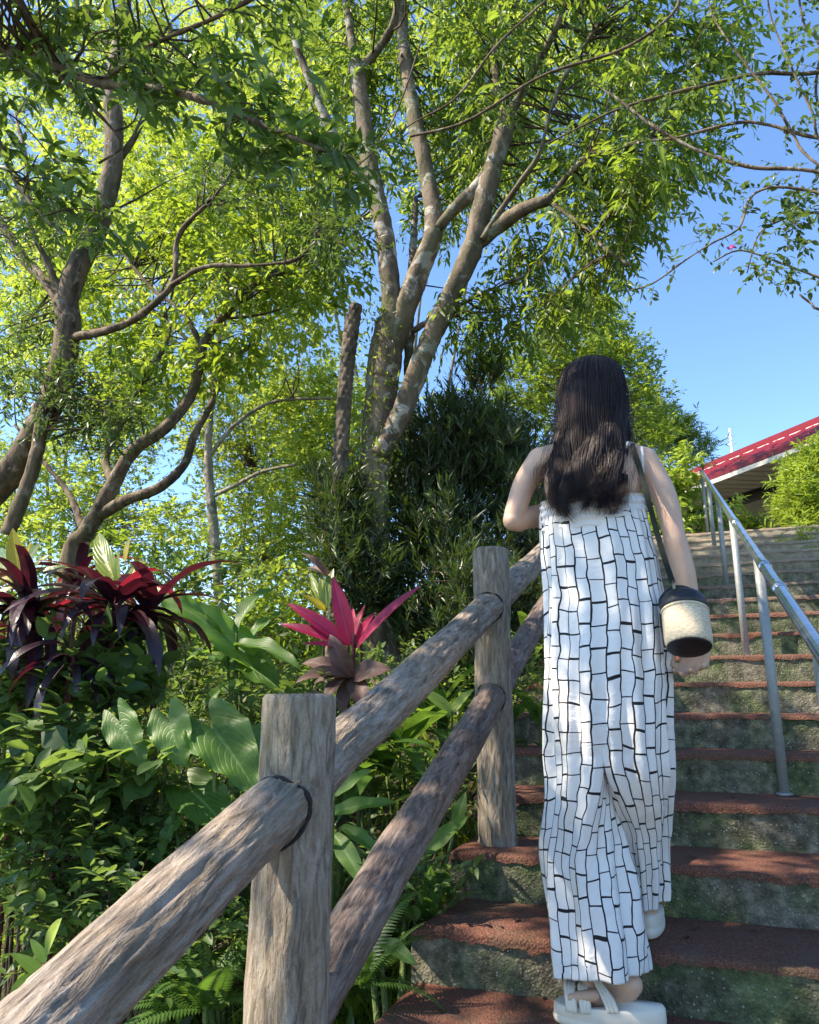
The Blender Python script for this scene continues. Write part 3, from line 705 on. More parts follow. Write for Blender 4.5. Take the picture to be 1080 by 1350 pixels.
# ------------------------------------------------------------------ the big tree beside the stairs
Y1 = 4.5
def ll(pts, Y): return [(x, y, Y if len(p_) == 0 else Y + p_[0], w*.9) for (x, y, w, *p_) in pts]
T1 = [
 ll([(508, 905, 52), (497, 760, 44), (493, 640, 44), (500, 540, 46), (508, 470, 50), (513, 425, 40)], Y1),
 ll([(503, 500, 40), (512, 440, 34), (516, 400, 30), (507, 310, 28), (490, 230, 26, .05), (478, 150, 25, .1), (470, 85, 24, .1)], Y1 - .03),
 ll([(472, 95, 16), (462, 40, 12, .1), (450, -60, 9, .2), (445, -200, 5, .3)], Y1 + .08),
 ll([(473, 92, 15), (498, 66, 13), (522, 20, 11, -.1), (530, -80, 8, -.2), (560, -260, 4, -.3)], Y1 + .06),
 ll([(492, 240, 20), (455, 205, 18), (418, 130, 11, -.1), (378, 20, 9, -.2), (355, -80, 6, -.3), (330, -220, 4, -.5)], Y1),
 ll([(508, 480, 38), (530, 415, 36), (556, 350, 30), (572, 300, 27), (563, 230, 23, .1), (546, 150, 21, .1), (532, 60, 18, .2), (525, -60, 14, .2), (515, -220, 8, .3)], Y1),
 ll([(500, 600, 26), (528, 548, 32), (558, 470, 30), (590, 400, 30), (622, 330, 32), (636, 275, 30), (650, 220, 28), (664, 175, 28), (668, 145, 22)], Y1 - .06),
 ll([(578, 300, 14), (605, 270, 20), (632, 245, 22), (655, 205, 20)], Y1 - .03),
 ll([(667, 160, 14), (654, 100, 11, .1), (650, 10, 9, .2), (655, -100, 6, .2)], Y1),
 ll([(668, 160, 15), (700, 100, 11, -.1), (740, 20, 9, -.2), (775, -90, 6, -.2)], Y1),
 ll([(626, 322, 24), (660, 296, 24), (690, 276, 20, -.1), (716, 266, 17, -.15), (728, 262, 15, -.15)], Y1 - .06),
 ll([(636, 316, 10), (655, 285, 9), (690, 235, 8, -.15), (712, 200, 7, -.2), (735, 120, 6, -.3), (790, 30, 5, -.4)], Y1 - .1),
 ll([(722, 264, 9), (770, 300, 6, -.1), (800, 330, 5, -.2), (830, 350, 3, -.2)], Y1 - .2),
 ll([(722, 264, 9), (770, 210, 7, -.2), (830, 190, 5, -.4), (900, 150, 3, -.6)], Y1 - .2),
 ll([(540, 500, 16), (540, 400, 13, .1), (545, 320, 11, .2), (548, 260, 8, .3)], Y1 + .1),
 ll([(545, 436, 9), (590, 410, 8, .1), (640, 385, 5, .1), (700, 360, 3, .1)], Y1 + .1),
]
RG1 = [(560, 90, 120, 130, 4.7, 5.6, 46), (700, 90, 150, 140, 4.6, 5.6, 62), (720, 60, 150, 90, 3.8, 4.4, 12), (830, 130, 90, 120, 3.7, 5.2, 30), (780, 260, 75, 55, 4.0, 5.2, 22), (900, 50, 70, 80, 3.6, 4.8, 18),
       (700, 335, 50, 40, 4.7, 5.2, 12), (650, 410, 60, 30, 4.4, 5.2, 12), (800, 330, 40, 25, 4.2, 4.8, 7), (860, 235, 50, 30, 3.8, 4.4, 9), (740, 405, 60, 22, 4.4, 5.2, 9), (440, 100, 70, 150, 4.6, 5.5, 24), (430, 280, 40, 50, 4.5, 5.2, 14), (600, 200, 80, 80, 4.9, 5.7, 18), 
       (640, -190, 330, 210, 3.5, 5.1, 170), (560, 290, 40, 30, 5.2, 5.9, 5)]
tree('broadleaf_tree', 'tall tree with lichen patched grey trunk that forks into several stems, behind the log fence', 'tree', None, T1, RG1, 'leaf_mid', 'bark_main', (.082, .30),
     dict(k_tw=9, tw=.22, k_lf=10, cr=.075, up=.05, droop=.35, ldroop=.45, outw=.55, flat=.5), 101, TB, maxd=1.0, r0=.008, knob=.13)

# climbing ferns that grow on its trunk
rng = np.random.default_rng(7)
n = 950; tt = rng.uniform(0, 1, n); yy = 400 + 330*tt; xx = 497 + rng.normal(0, 13, n) + np.where(yy < 520, 3, -4)
O = np.array([at(a, b, 4.40 + rng.uniform(-.03, .1)) for a, b in zip(xx, yy)])
cx_ = rng.normal(0, 1, (n, 3)); cx_[:, 1] -= 1.2; cx_[:, 2] += .1
fo = foliage('climbing_fern', O, nrm(cx_), nrm(rng.normal(0, .6, (n, 3)) + [0, -1, .3]), rng.uniform(.03, .07, n), rng.uniform(.01, .018, n), rng.uniform(0, 1, n), M['leaf_fresh'], None)
tag(fo, 'small climbing fern fronds covering the big forked trunk', 'climber', None, 'stuff')

# the tall cut tree fern trunk, its surface of pointed leaf scars
def scale_disp(V, th, l):
    a = th/(2*math.pi)*7; b = l/.052
    u = (a + .5*np.floor(b)) % 1 - .5; w = b % 1 - .5
    return .007*(1 - np.clip(np.abs(u)*2 + np.abs(w)*1.6, 0, 1)**1.5) - .004
P, r = px_line([(443, 700, 4.35, 21), (447, 640, 4.35, 21), (452, 560, 4.35, 20), (457, 490, 4.35, 20), (464, 430, 4.35, 21), (470, 402, 4.35, 17)])
P = np.concatenate([[[P[0][0], P[0][1], float(gz(*P[0][:2])) - .05]], P]); r = np.concatenate([[r[0]], r]); P, r = resample(P, r, .008)
V, Q, T, uv = tube(P, r, 56, disp=scale_disp)
o = link('tree_fern_trunk', mk('tree_fern_trunk', V, [Q, T], True, uv), None, M['bark_scale']); tag(o, 'bare tree fern trunk with scaly leaf scars and a cut top', 'trunk')

# ------------------------------------------------------------------ trees on the left
T3 = [
 ll([(-70, 720, 44), (-25, 665, 42), (20, 615, 40), (58, 550, 38), (80, 490, 36), (90, 430, 36), (88, 395, 34), (104, 350, 32), (130, 295, 30), (148, 225, 27), (150, 160, 26), (148, 115, 24), (160, 40, 18, .1), (175, -60, 14, .2), (200, -200, 8, .3)], 4.0),
 ll([(84, 405, 20), (60, 370, 16), (35, 345, 15, .1), (5, 300, 14, .1), (-50, 220, 10, .2), (-90, 100, 7, .3)], 4.0),
 ll([(88, 405, 14), (62, 345, 9, -.1), (38, 290, 7, -.2), (35, 215, 5, -.3), (20, 150, 4, -.3)], 3.98),
 ll([(10, 705, 22), (32, 650, 21), (48, 600, 20), (55, 560, 18), (62, 520, 16)], 3.9),
 ll([(95, 445, 14), (135, 437, 12, -.1), (172, 424, 11, -.1), (208, 396, 10, -.2), (230, 368, 9, -.2), (236, 310, 8, -.2), (280, 262, 6, -.3), (310, 220, 4, -.3)], 4.0),
 ll([(222, 378, 7), (270, 352, 7, -.1), (330, 350, 6, -.1), (395, 340, 4, -.1), (420, 300, 3, -.1)], 3.8),
 ll([(148, 215, 12), (165, 200, 10, .1), (185, 165, 8, .1), (200, 120, 6, .2), (230, 60, 5, .2)], 4.0),
]
tree('leaning_tree', 'leaning dark brown tree with mottled bark at the left edge of the photo', 'tree', None, T3,
     [(70, 500, 85, 45, 3.7, 4.2, 26), (130, 545, 60, 30, 3.8, 4.3, 14), (30, 420, 50, 50, 3.7, 4.3, 12), (50, 280, 80, 80, 3.6, 4.6, 26), (130, 80, 120, 80, 3.8, 4.8, 34), (300, 230, 80, 60, 3.5, 4.2, 14), (440, 300, 35, 30, 3.6, 4.0, 10), (-150, 200, 120, 250, 3.5, 4.8, 40), (120, -200, 260, 150, 3.6, 5, 50)],
     'leaf_deep', 'bark_dark', (.062, .30), dict(k_tw=8, tw=.17, k_lf=10, cr=.07, up=.15, droop=.15, ldroop=.15), 201, TB, maxd=.9, r0=.010, knob=.12)
T4 = [
 ll([(92, 745, 28), (112, 705, 25), (138, 660, 23), (160, 618, 20), (178, 592, 19), (220, 562, 17), (250, 525, 16), (262, 488, 14), (272, 445, 13), (303, 408, 12), (335, 375, 9), (380, 355, 6), (420, 330, 4)], 4.9),
 ll([(130, 680, 18), (165, 660, 17), (210, 643, 15), (243, 612, 13, .1), (256, 575, 11, .1), (280, 530, 9, .2), (296, 485, 8, .3), (330, 455, 5, .4)], 4.9),
 ll([(150, 640, 14), (140, 600, 12, .2), (170, 540, 9, .3), (215, 460, 8, .4), (225, 430, 6, .5)], 4.95),
 ll([(112, 705, 12), (90, 650, 8, .2), (50, 600, 6, .2), (20, 560, 4, .3)], 4.9),
 ll([(268, 460, 8), (240, 410, 6), (200, 380, 5, .1), (160, 330, 4, .1)], 4.9),
]
tree('spreading_tree', 'low spreading tree with winding dark limbs above the dark red plants', 'tree', None, T4,
     [(300, 330, 110, 70, 4.6, 5.6, 44), (390, 370, 60, 45, 4.7, 5.4, 20), (230, 250, 120, 80, 4.8, 5.8, 44), (380, 200, 80, 80, 4.6, 5.2, 26), (200, 470, 70, 60, 4.7, 5.4, 22), (300, 470, 60, 40, 4.9, 5.6, 16), (80, 400, 70, 80, 4.8, 5.6, 18)],
     'leaf_fresh', 'bark_dark', (.085, .46), dict(k_tw=7, tw=.22, k_lf=8, cr=.09, up=.05, droop=.25, ldroop=.3), 301, TB, maxd=1.0, r0=.010, knob=.12)
T5 = [
 ll([(288, 790, 15), (285, 740, 15), (281, 690, 15), (275, 620, 13), (276, 560, 11), (285, 470, 9), (300, 380, 8), (290, 280, 6), (300, 180, 5)], 7.0),
 ll([(280, 655, 6), (310, 640, 6), (345, 622, 5, -.1), (390, 612, 4, -.2)], 7.0),
 ll([(277, 600, 7), (310, 560, 6, .1), (360, 530, 5, .1), (440, 525, 4, .2)], 7.0),
 ll([(282, 500, 6), (240, 440, 5), (190, 400, 4), (140, 360, 3)], 7.0),
]
tree('pale_slender_tree', 'slender tree with pale straight trunk in the sunlit trees at left', 'tree', None, T5,
     [(250, 340, 200, 120, 6.4, 8.0, 130), (120, 430, 150, 110, 6.4, 8.0, 80), (370, 420, 50, 70, 6.4, 7.6, 26), (330, 220, 160, 110, 6.6, 8.2, 70), (90, 200, 140, 130, 6.6, 8.2, 70), (250, 60, 260, 90, 6.6, 8.2, 70)],
     'leaf_lime', 'bark_pale', (.10, .5), dict(k_tw=6, tw=.30, k_lf=8, cr=.15, up=.1, droop=.25, ldroop=.3), 401, TA, maxd=.8, r0=.009)

def bush(name, label, cat, group, regs, mat, leaf, tw, seed, trunk=None, tmpl=TA, bark='bark_dark', stems=5, wst=10, **k):
    rng = np.random.default_rng(seed + 5); Cn = pick(rng, regs); c = Cn.mean(0)
    # stems rise from one foot and fan out into the crown
    foot = np.array([c[0], c[1] + .1, float(gz(c[0], c[1] + .1)) - .05]); sel = Cn[rng.choice(len(Cn), stems)]
    root = empty(name, foot + [0, 0, .05], label, cat, group)
    LP = []; LR = []
    for i, s in enumerate(sel):
        m = foot + (s - foot)*.5 + rng.normal(0, .12, 3)*np.array([1, 1, .3]); r_ = wst*.0008
        P, r = resample([foot + rng.normal(0, .05, 3)*[1, 1, 0], m, s], [r_*2.4, r_*1.6, r_*.6], .08)
        V, Q, T, uv = tube(P, r, 8, disp=bark_disp(seed, .06)); o = link('stem', mk('stem', V, [Q, T], True, uv), None, M[bark]); adopt(o, root)
        LP.append(P); LR.append(r)
    cen = Cn.mean(0) - Z*.4
    O, Dv, Nv, L, W, ti, tl = sprays(rng, Cn, cen, L=leaf[0], ratio=leaf[1], **tw)
    foliage('foliage', O, Dv, Nv, L, W, ti, M[mat], root, tmpl)
    Pn, Rn = branchlets(rng, Cn, np.concatenate(LP), np.concatenate(LR), None, root, maxd=3, r0=.008)
    v, q = multi_tubes(tl, np.broadcast_to(np.linspace(.0018, .001, 4)[None], tl.shape[:2]), 3); v2, q2 = multi_tubes(Pn, Rn, 4)
    o = link('twigs', mk('twigs', np.concatenate([v, v2]), np.concatenate([q, q2 + len(v)])), None, M['twig']); adopt(o, root); o['kind'] = 'stuff'
    return root
TWB = dict(k_tw=8, tw=.28, k_lf=10, cr=.16, up=.35, droop=.1, ldroop=.1)
GB = 'sunlit trees behind the garden'
bush('background_tree', 'sunlit yellow green tree behind the bare tree fern trunk', 'tree', GB, [(420, 560, 80, 65, 8.5, 10.5, 150), (400, 680, 100, 80, 8.4, 10.2, 130), (450, 525, 60, 26, 9, 10.5, 20)], 'leaf_gold', (.085, .5), TWB, 501, bark='bark_pale', wst=16)
bush('background_tree', 'yellow green tree in the gap right of the pale slender trunk', 'tree', GB, [(330, 570, 80, 85, 9.5, 11.5, 150), (330, 700, 80, 60, 9, 11, 70), (370, 800, 90, 60, 7, 9, 60)], 'leaf_lime', (.085, .5), TWB, 502, bark='bark_pale', wst=16)
bush('background_tree', 'bright tree seen between the winding limbs at left', 'tree', GB, [(190, 520, 70, 70, 9.5, 11.5, 80), (120, 600, 90, 60, 9.5, 11.5, 80), (50, 640, 90, 60, 8.5, 10.5, 70), (200, 690, 80, 40, 9, 11, 44), (100, 700, 120, 40, 9, 11, 50)], 'leaf_gold', (.09, .5), TWB, 503, bark='bark_pale', wst=30, stems=3)
bush('background_tree', 'large sunlit tree high behind the leaning trunk', 'tree', GB, [(40, 380, 130, 120, 9, 12, 110), (200, 300, 130, 110, 9.5, 12, 90), (330, 330, 100, 90, 10, 12, 70), (60, 120, 160, 130, 9, 12, 90), (250, 90, 120, 100, 9, 12, 60)], 'leaf_gold', (.12, .5), TWB | dict(cr=.25, tw=.36), 504, bark='bark_pale', wst=22, stems=3)
bush('background_tree', 'sunlit tree showing through the top of the forked tree crown', 'tree', GB, [(560, 130, 140, 150, 9, 12, 100), (700, 60, 120, 100, 9, 12, 60), (330, 60, 150, 110, 9.5, 12, 70), (650, 230, 60, 60, 9, 11, 24)], 'leaf_lime', (.12, .45), TWB | dict(cr=.25, tw=.36), 505, bark='bark_pale', wst=22)
bush('background_tree', 'dark leaved tree low behind the garden plants at left', 'tree', GB, [(100, 830, 180, 110, 6, 8.5, 120), (300, 860, 100, 70, 5.5, 7.5, 60)], 'leaf_mid', (.10, .45), TWB, 506, wst=14)
# right hand side: the bright shrubs behind the woman and beside the top steps
TWS = dict(k_tw=8, tw=.16, k_lf=9, cr=.10, up=.5, droop=.02, ldroop=0.)
bush('round_leaved_tree', 'dense bright green tree rising straight behind the woman', 'tree', None, [(770, 450, 58, 60, 9.2, 10.6, 130), (700, 510, 62, 60, 9, 10.4, 120), (810, 490, 50, 42, 9, 10.4, 80), (755, 405, 35, 28, 9.4, 10.2, 26), (850, 560, 40, 45, 8.8, 10, 50), (700, 600, 70, 60, 9, 10, 60)], 'leaf_hedge', (.062, .5), TWS, 601, bark='bark_pale', wst=20, tmpl=TA)
bush('background_shrub', 'bright leafy shrub low behind the woman at the top of the slope', 'shrub', None, [(740, 665, 70, 30, 8.2, 9.2, 60), (800, 650, 50, 40, 8.4, 9.2, 50), (850, 640, 20, 40, 8.6, 9.4, 20)], 'leaf_lime', (.07, .5), TWS, 607, wst=8)
bush('background_tree', 'sunlit tree beyond the left edge behind the leaning trunk', 'tree', GB, [(-160, 560, 130, 150, 8, 11, 150), (-60, 720, 100, 60, 7.5, 9, 60)], 'leaf_gold', (.11, .5), TWB | dict(cr=.25, tw=.36), 507, bark='bark_pale', wst=24, stems=3)
bush('conifer_tree', 'darker feathery tree between the woman and the red roof', 'tree', None, [(880, 575, 34, 24, 11, 12.4, 60), (860, 545, 26, 20, 11, 12.2, 24), (915, 592, 20, 10, 11, 12, 14)], 'leaf_mid', (.10, .16), TWS | dict(k_lf=12), 602, wst=16)
bush('flowering_shrub', 'leafy shrub with drooping bright leaves left of the handrail top', 'shrub', None, [(888, 645, 24, 32, 8.2, 9, 34), (880, 692, 30, 16, 8, 8.8, 26), (900, 612, 14, 8, 8.3, 8.8, 7), (938, 690, 16, 14, 8.6, 9.2, 12), (958, 672, 10, 8, 8.8, 9.2, 4)], 'leaf_hedge', (.11, .34), dict(k_tw=5, tw=.16, k_lf=6, cr=.06, up=.5, droop=.3, ldroop=.5), 603, tmpl=TB, wst=8)
bush('bamboo_hedge', 'bright yellow green leafy hedge at the right end of the top steps', 'hedge', None, [(1086, 632, 42, 36, 8.3, 9.4, 110), (1082, 668, 42, 26, 8.1, 9.2, 90), (1135, 615, 55, 55, 8.2, 9.6, 90), (1056, 692, 26, 9, 8, 8.8, 22)], 'leaf_hedge', (.095, .2), dict(k_tw=9, tw=.14, k_lf=8, cr=.07, up=.7, droop=.1, ldroop=.1), 604, tmpl=TB, wst=8)
bush('low_shrub', 'small dark green mound shrub under the pavilion', 'shrub', None, [(990, 698, 15, 4, 9, 9.6, 18)], 'leaf_fresh', (.05, .5), TWS | dict(tw=.08, cr=.05), 605, wst=5)
bush('edge_plant', 'straggling pale plant that overhangs the right end of the top steps', 'plant', None, [(1066, 716, 20, 16, 7, 7.6, 22), (1082, 735, 14, 12, 6.7, 7.2, 12)], 'leaf_hedge', (.05, .4), dict(k_tw=5, tw=.12, k_lf=6, cr=.05, up=.1, droop=.4, ldroop=.4), 606, tmpl=TB, wst=4)

# the dark needle leaved shrub around the trunk
bush('podocarpus_shrub', 'dense dark green upright shrub of narrow leaves behind the middle fence post', 'shrub', None,
     [(600, 580, 65, 45, 4.6, 5.4, 110), (560, 640, 80, 60, 4.6, 5.4, 120), (650, 620, 50, 50, 4.7, 5.6, 70), (685, 600, 24, 30, 5.2, 6.0, 20), (600, 720, 90, 50, 4.4, 5.3, 110), (560, 800, 90, 50, 4.1, 5.0, 90), (640, 800, 60, 60, 4.1, 5.0, 60), (635, 500, 14, 16, 4.9, 5.3, 12), (690, 690, 30, 60, 4.6, 5.6, 40)],
     'leaf_needle', (.085, .15), dict(k_tw=7, tw=.11, k_lf=12, cr=.06, up=1.1, droop=0, ldroop=-.35, outw=.3, flat=.8, fwd=1.), 701, wst=9, stems=9)
bush('podocarpus_shrub', 'dark green narrow leaved shrub left of the big trunk', 'shrub', None,
     [(450, 690, 30, 50, 4.2, 4.8, 55), (445, 640, 22, 20, 4.3, 4.8, 18), (470, 760, 40, 60, 4.1, 4.7, 50)],
     'leaf_needle', (.085, .15), dict(k_tw=7, tw=.11, k_lf=12, cr=.05, up=.8, droop=0, ldroop=-.2, outw=.5, flat=.8, fwd=1.), 702, wst=8)

# ------------------------------------------------------------------ near canopy, upper left, hanging over the camera
NL = [
 ll([(-420, 300, 60), (-250, 120, 44), (-90, 60, 26), (0, 66, 18), (75, 85, 14), (130, 110, 12), (210, 116, 11), (290, 140, 9), (360, 170, 7), (430, 200, 4)], 2.0),
 ll([(60, 80, 9), (120, 140, 7, .1), (160, 190, 5, .2), (130, 215, 3, .2)], 2.0),
 ll([(130, 110, 8), (200, 60, 7), (290, 20, 6), (380, -30, 5)], 2.0),
 ll([(-90, 60, 16), (-20, 150, 10, -.05), (20, 240, 6, -.05), (70, 300, 3, -.1)], 2.0),
 ll([(-250, 120, 30), (-160, -150, 22, -.2), (0, -400, 16, -.6), (200, -600, 10, -.9)], 2.0),
]
def over(rng):                         # crown clumps above and left of the path, added to shade the woman
    n = 400; a = rng.normal(0, 1, (n, 3)); a = nrm(a)*rng.uniform(.35, 1, (n, 1))
    return np.array([-2.65, .75, 3.25]) + a*np.array([1.6, 1.45, .6])
near = tree('overhanging_tree', 'near dark green branches with broad glossy leaves hanging in from the upper left', 'tree', None, NL,
     [(90, 60, 130, 50, 1.85, 2.5, 20), (250, 90, 110, 50, 1.9, 2.5, 16), (370, 170, 80, 45, 1.95, 2.5, 12), (430, 215, 40, 25, 2, 2.3, 5), (40, 230, 60, 70, 1.9, 2.4, 9), (110, 290, 50, 40, 1.9, 2.4, 3), (330, 20, 110, 40, 1.9, 2.6, 9)],
     'leaf_near_s', 'bark_dark', (.075, .36), dict(k_tw=4, tw=.11, k_lf=8, cr=.05, up=.25, droop=.15, ldroop=.2), 801, TB, extra=over, maxd=1.1, r0=.006, ground=False)
rng = np.random.default_rng(8)
limb('trunk', [(-3.3, -.4, float(gz(-3.3, -.4)) - .1, .13), (-3.2, -.2, .4, .11), (-2.95, .2, 1.7, .09), (*px_line(NL[0])[0][0], .05)][:4] and
     [(-3.3, -.4, float(gz(-3.3, -.4)) - .1, .13, 0), (-3.2, -.2, .4, .11, 0), (-3.1, .3, 1.5, .09, 0), (*px_line(NL[0])[0][0], .055, 0)], M['bark_dark'], near, 5)

# a second crown behind the camera, out of the picture, whose shade falls on the stairs
def box_cloud(c, s, n):
    def f(rng):
        a = nrm(rng.normal(0, 1, (n, 3)))*rng.uniform(.3, 1, (n, 1)); return np.array(c) + a*np.array(s)
    return f
# ------------------------------------------------------------------ large leaves, one object each
def big_leaf(name, L, W, prof, mat, nu=14, nv=6, fold=.12, droop=.6, wave=0., wn=5, twist=0., heart=0., pet=0., corr=0., vn=0):
    u = np.linspace(0, 1, nu + 1); v = np.linspace(-1, 1, nv + 1); U, Vv = np.meshgrid(u, v, indexing='ij')
    th = -droop*u**1.3; x = np.concatenate([[0], np.cumsum(np.cos(th[:-1])/nu)]); z = np.concatenate([[0], np.cumsum(np.sin(th[:-1])/nu)])
    w = np.array([prof(a) for a in u])*W/2
    X = L*x[:, None] + 0*Vv; Y = Vv*w[:, None]; Zz = L*z[:, None] + np.abs(Vv)*w[:, None]*fold*2
    if heart: X = X - L*heart*(1 - U)**2.2*np.sin(np.pi*np.clip(np.abs(Vv), 0, 1)*.85)
    Zz = Zz + wave*np.abs(Vv)**1.5*np.sin(U*wn*math.pi + np.sign(Vv)*1.1)*W
    if corr: Zz = Zz + corr*W*np.sin((U - np.abs(Vv)*.4)*vn*math.pi)*np.minimum(np.abs(Vv)*2, 1)
    tw = twist*U; Y2 = Y*np.cos(tw) - 0; Zz = Zz + Y*np.sin(tw)
    P = np.stack([X, Y2, Zz], -1).reshape(-1, 3); b = nv + 1
    I = np.arange(nu)[:, None]*b + np.arange(nv)[None]
    Q = np.stack([I, I + b, I + b + 1, I + 1], -1).reshape(-1, 4)
    me = mk(name, P, Q, True, uv=np.stack([U, Vv], -1).reshape(-1, 2)); me.materials.append(mat); return me
def orient(d, n):
    d = nrm(d); s = nrm(np.cross(n, d)); n2 = np.cross(d, s)
    return Matrix(((d[0], s[0], n2[0], 0), (d[1], s[1], n2[1], 0), (d[2], s[2], n2[2], 0), (0, 0, 0, 1)))
def put_leaf(me, root, p, d, n, sc=1., name='leaf', label=None):
    o = bpy.data.objects.new(name, me); C.objects.link(o); o.parent = root
    s = (sc, sc, sc) if np.isscalar(sc) else sc
    o.matrix_basis = Matrix.Translation(Vector(p) - Vector(root.location)) @ orient(d, n) @ Matrix.Diagonal((*s, 1))
    if label: o['label'] = label
    return o
strap_p = lambda a: (min(1, a*5 + .25))*(1 - a**3)**.8 if a < 1 else 0
lance_p = lambda a: math.sin(math.pi*min(1, a*.97 + .03)**.8)**.8 if a < 1 else 0
ovate_p = lambda a: math.sin(math.pi*a**.75)**.75 if 0 < a < 1 else 0
heart_p = lambda a: (1 - a**1.35)**.72*min(1, .72 + a*1.1) if a < 1 else 0
def set_of(prefix, n, L, W, prof, mat, rng, **k):
    out = []
    for i in range(n):
        kk = dict(k)
        kk['droop'] = k.get('droop', .6)*rng.uniform(.6, 1.4); kk['twist'] = rng.uniform(-.4, .4)*k.get('tws', 1); kk.pop('tws', None)
        out.append(big_leaf(prefix, L, W*rng.uniform(.85, 1.15), prof, mat, **kk))
    return out
rg = np.random.default_rng(42)
S_dark = set_of('dark_leaf', 6, 1, .17, strap_p, M['cord_dark'], rg, droop=1.5, fold=.16, wave=.03)
S_red = set_of('red_leaf', 4, 1, .15, strap_p, M['cord_red'], rg, droop=1.7, fold=.16, wave=.03)
S_pink = set_of('pink_leaf', 3, 1, .25, lance_p, M['cord_pink'], rg, droop=.35, fold=.14, tws=.5)
S_brown = set_of('brown_leaf', 3, 1, .3, lance_p, M['brown_leaf'], rg, droop=1.0, fold=.2, wave=.05)
S_crot = set_of('croton_leaf', 3, 1, .28, lance_p, M['croton'], rg, droop=.4, fold=.15)
S_crotg = set_of('croton_leaf', 3, 1, .26, lance_p, M['croton_green'], rg, droop=.5, fold=.15)
S_taro = set_of('taro_leaf', 4, 1, .85, heart_p, M['taro'], rg, nu=28, nv=14, droop=.7, fold=.10, wave=.05, wn=7, heart=.42, corr=.006, vn=16)
S_ging = set_of('ginger_leaf', 4, 1, .2, lance_p, M['ginger'], rg, droop=1.0, fold=.12, wave=.02)
S_paddle = set_of('paddle_leaf', 4, 1, .42, ovate_p, M['taro'], rg, nu=20, nv=8, droop=.8, fold=.14, wave=.05)
S_round = set_of('shrub_leaf', 4, 1, .5, ovate_p, M['leaf_shrub'], rg, nu=6, nv=4, droop=.4, fold=.12)
S_lime = set_of('lime_leaf', 3, 1, .42, ovate_p, M['lime_big'], rg, nu=12, nv=6, droop=.4, fold=.12)
S_near = set_of('near_leaf', 4, 1, .36, lance_p, M['leaf_near'], rg, nu=6, nv=4, droop=.5, fold=.12)

def rosette(root, p, n, L, meshes, rng, e0=-10, e1=70, az0=0, az1=360, axis_r=.02, sc_w=1.):
    for i in range(n):
        el = R(rng.uniform(e0, e1)); az = R(rng.uniform(az0, az1)); d = np.array([math.cos(el)*math.cos(az), math.cos(el)*math.sin(az), math.sin(el)])
        nv = nrm(Z*math.cos(el) - np.array([math.cos(az), math.sin(az), 0])*math.sin(el) + rng.normal(0, .12, 3)); s = L*rng.uniform(.55, 1.2)
        put_leaf(meshes[int(rng.integers(len(meshes)))], root, np.array(p) + d*axis_r + Z*rng.uniform(-.06, .03), d, nv, (s, s*sc_w, s))
def stem(root, pts, rs, mat, sides=8, name='stem'):
    P, r = resample(pts, rs, .03); return MB().tube(P, r, sides).build(name, mat, root)
def gpt(x, y): return np.array([x, y, float(gz(x, y)) - .03])

# near canopy: its leaves that show largest, one by one
rng = np.random.default_rng(91)
for (cx, cy, rx, ry, Ya, Yb, n) in [(90, 60, 130, 60, 1.8, 2.1, 80), (250, 90, 110, 60, 1.85, 2.1, 80), (370, 170, 80, 60, 1.9, 2.2, 60), (40, 240, 60, 70, 1.9, 2.2, 26), (420, 60, 60, 50, 2.1, 2.4, 20)]:
    for _ in range(n//4):
        a = rng.uniform(0, 2*math.pi); q = math.sqrt(rng.uniform(0, 1)); p = at(cx + rx*q*math.cos(a), cy + ry*q*math.sin(a), rng.uniform(Ya, Yb))
        ax = nrm(rng.normal(0, .7, 3) + [0.3, 0, .5])
        for k in range(5):
            az = k*2*math.pi/5 + rng.uniform(-.4, .4); s = nrm(np.cross(ax, [.3, .8, .2])); t = np.cross(ax, s)
            d = nrm(ax*.5 + s*math.cos(az) + t*math.sin(az) - Z*.15)
            put_leaf(S_near[int(rng.integers(4))], near, p, d, nrm(ax + rng.normal(0, .3, 3)), rng.uniform(.055, .09))
put_leaf(S_lime[0], near, at(203, -8, 1.7), (0.03, -.02, -1), (0, -1, 0), .06)

# ------------------------------------------------------------------ dark red cordylines
rng = np.random.default_rng(31)
GD = 'dark red strap leaved plants at left'
for (x, y, Y, n, L, lab, ms) in [(40, 800, 2.05, 34, .36, 'purple black drooping plant at the left edge under yellow leaves', S_dark),
                              (150, 805, 2.15, 38, .36, 'dark plant with arching maroon leaves in the middle of the cluster', S_dark + S_red),
                              (200, 805, 2.3, 24, .34, 'dark plant whose leaves arch furthest right toward the big green leaves', S_dark),
                              (105, 765, 2.9, 26, .36, 'crimson leaved plant at the top of the dark cluster', S_red + S_dark[:1]),
                              (95, 860, 2.0, 18, .26, 'low dark leaved plant above the rounded shrub leaves', S_dark)]:
    p = at(x, y, Y); g0 = gpt(p[0], p[1] + .05); root = empty('cordyline', g0 + [0, 0, .03], lab, 'plant', GD)
    stem(root, [g0, (g0 + p)/2 + rng.normal(0, .03, 3), p], [.013, .012, .011], M['stem_red'])
    rosette(root, p, n, L, ms, rng, -35, 62)
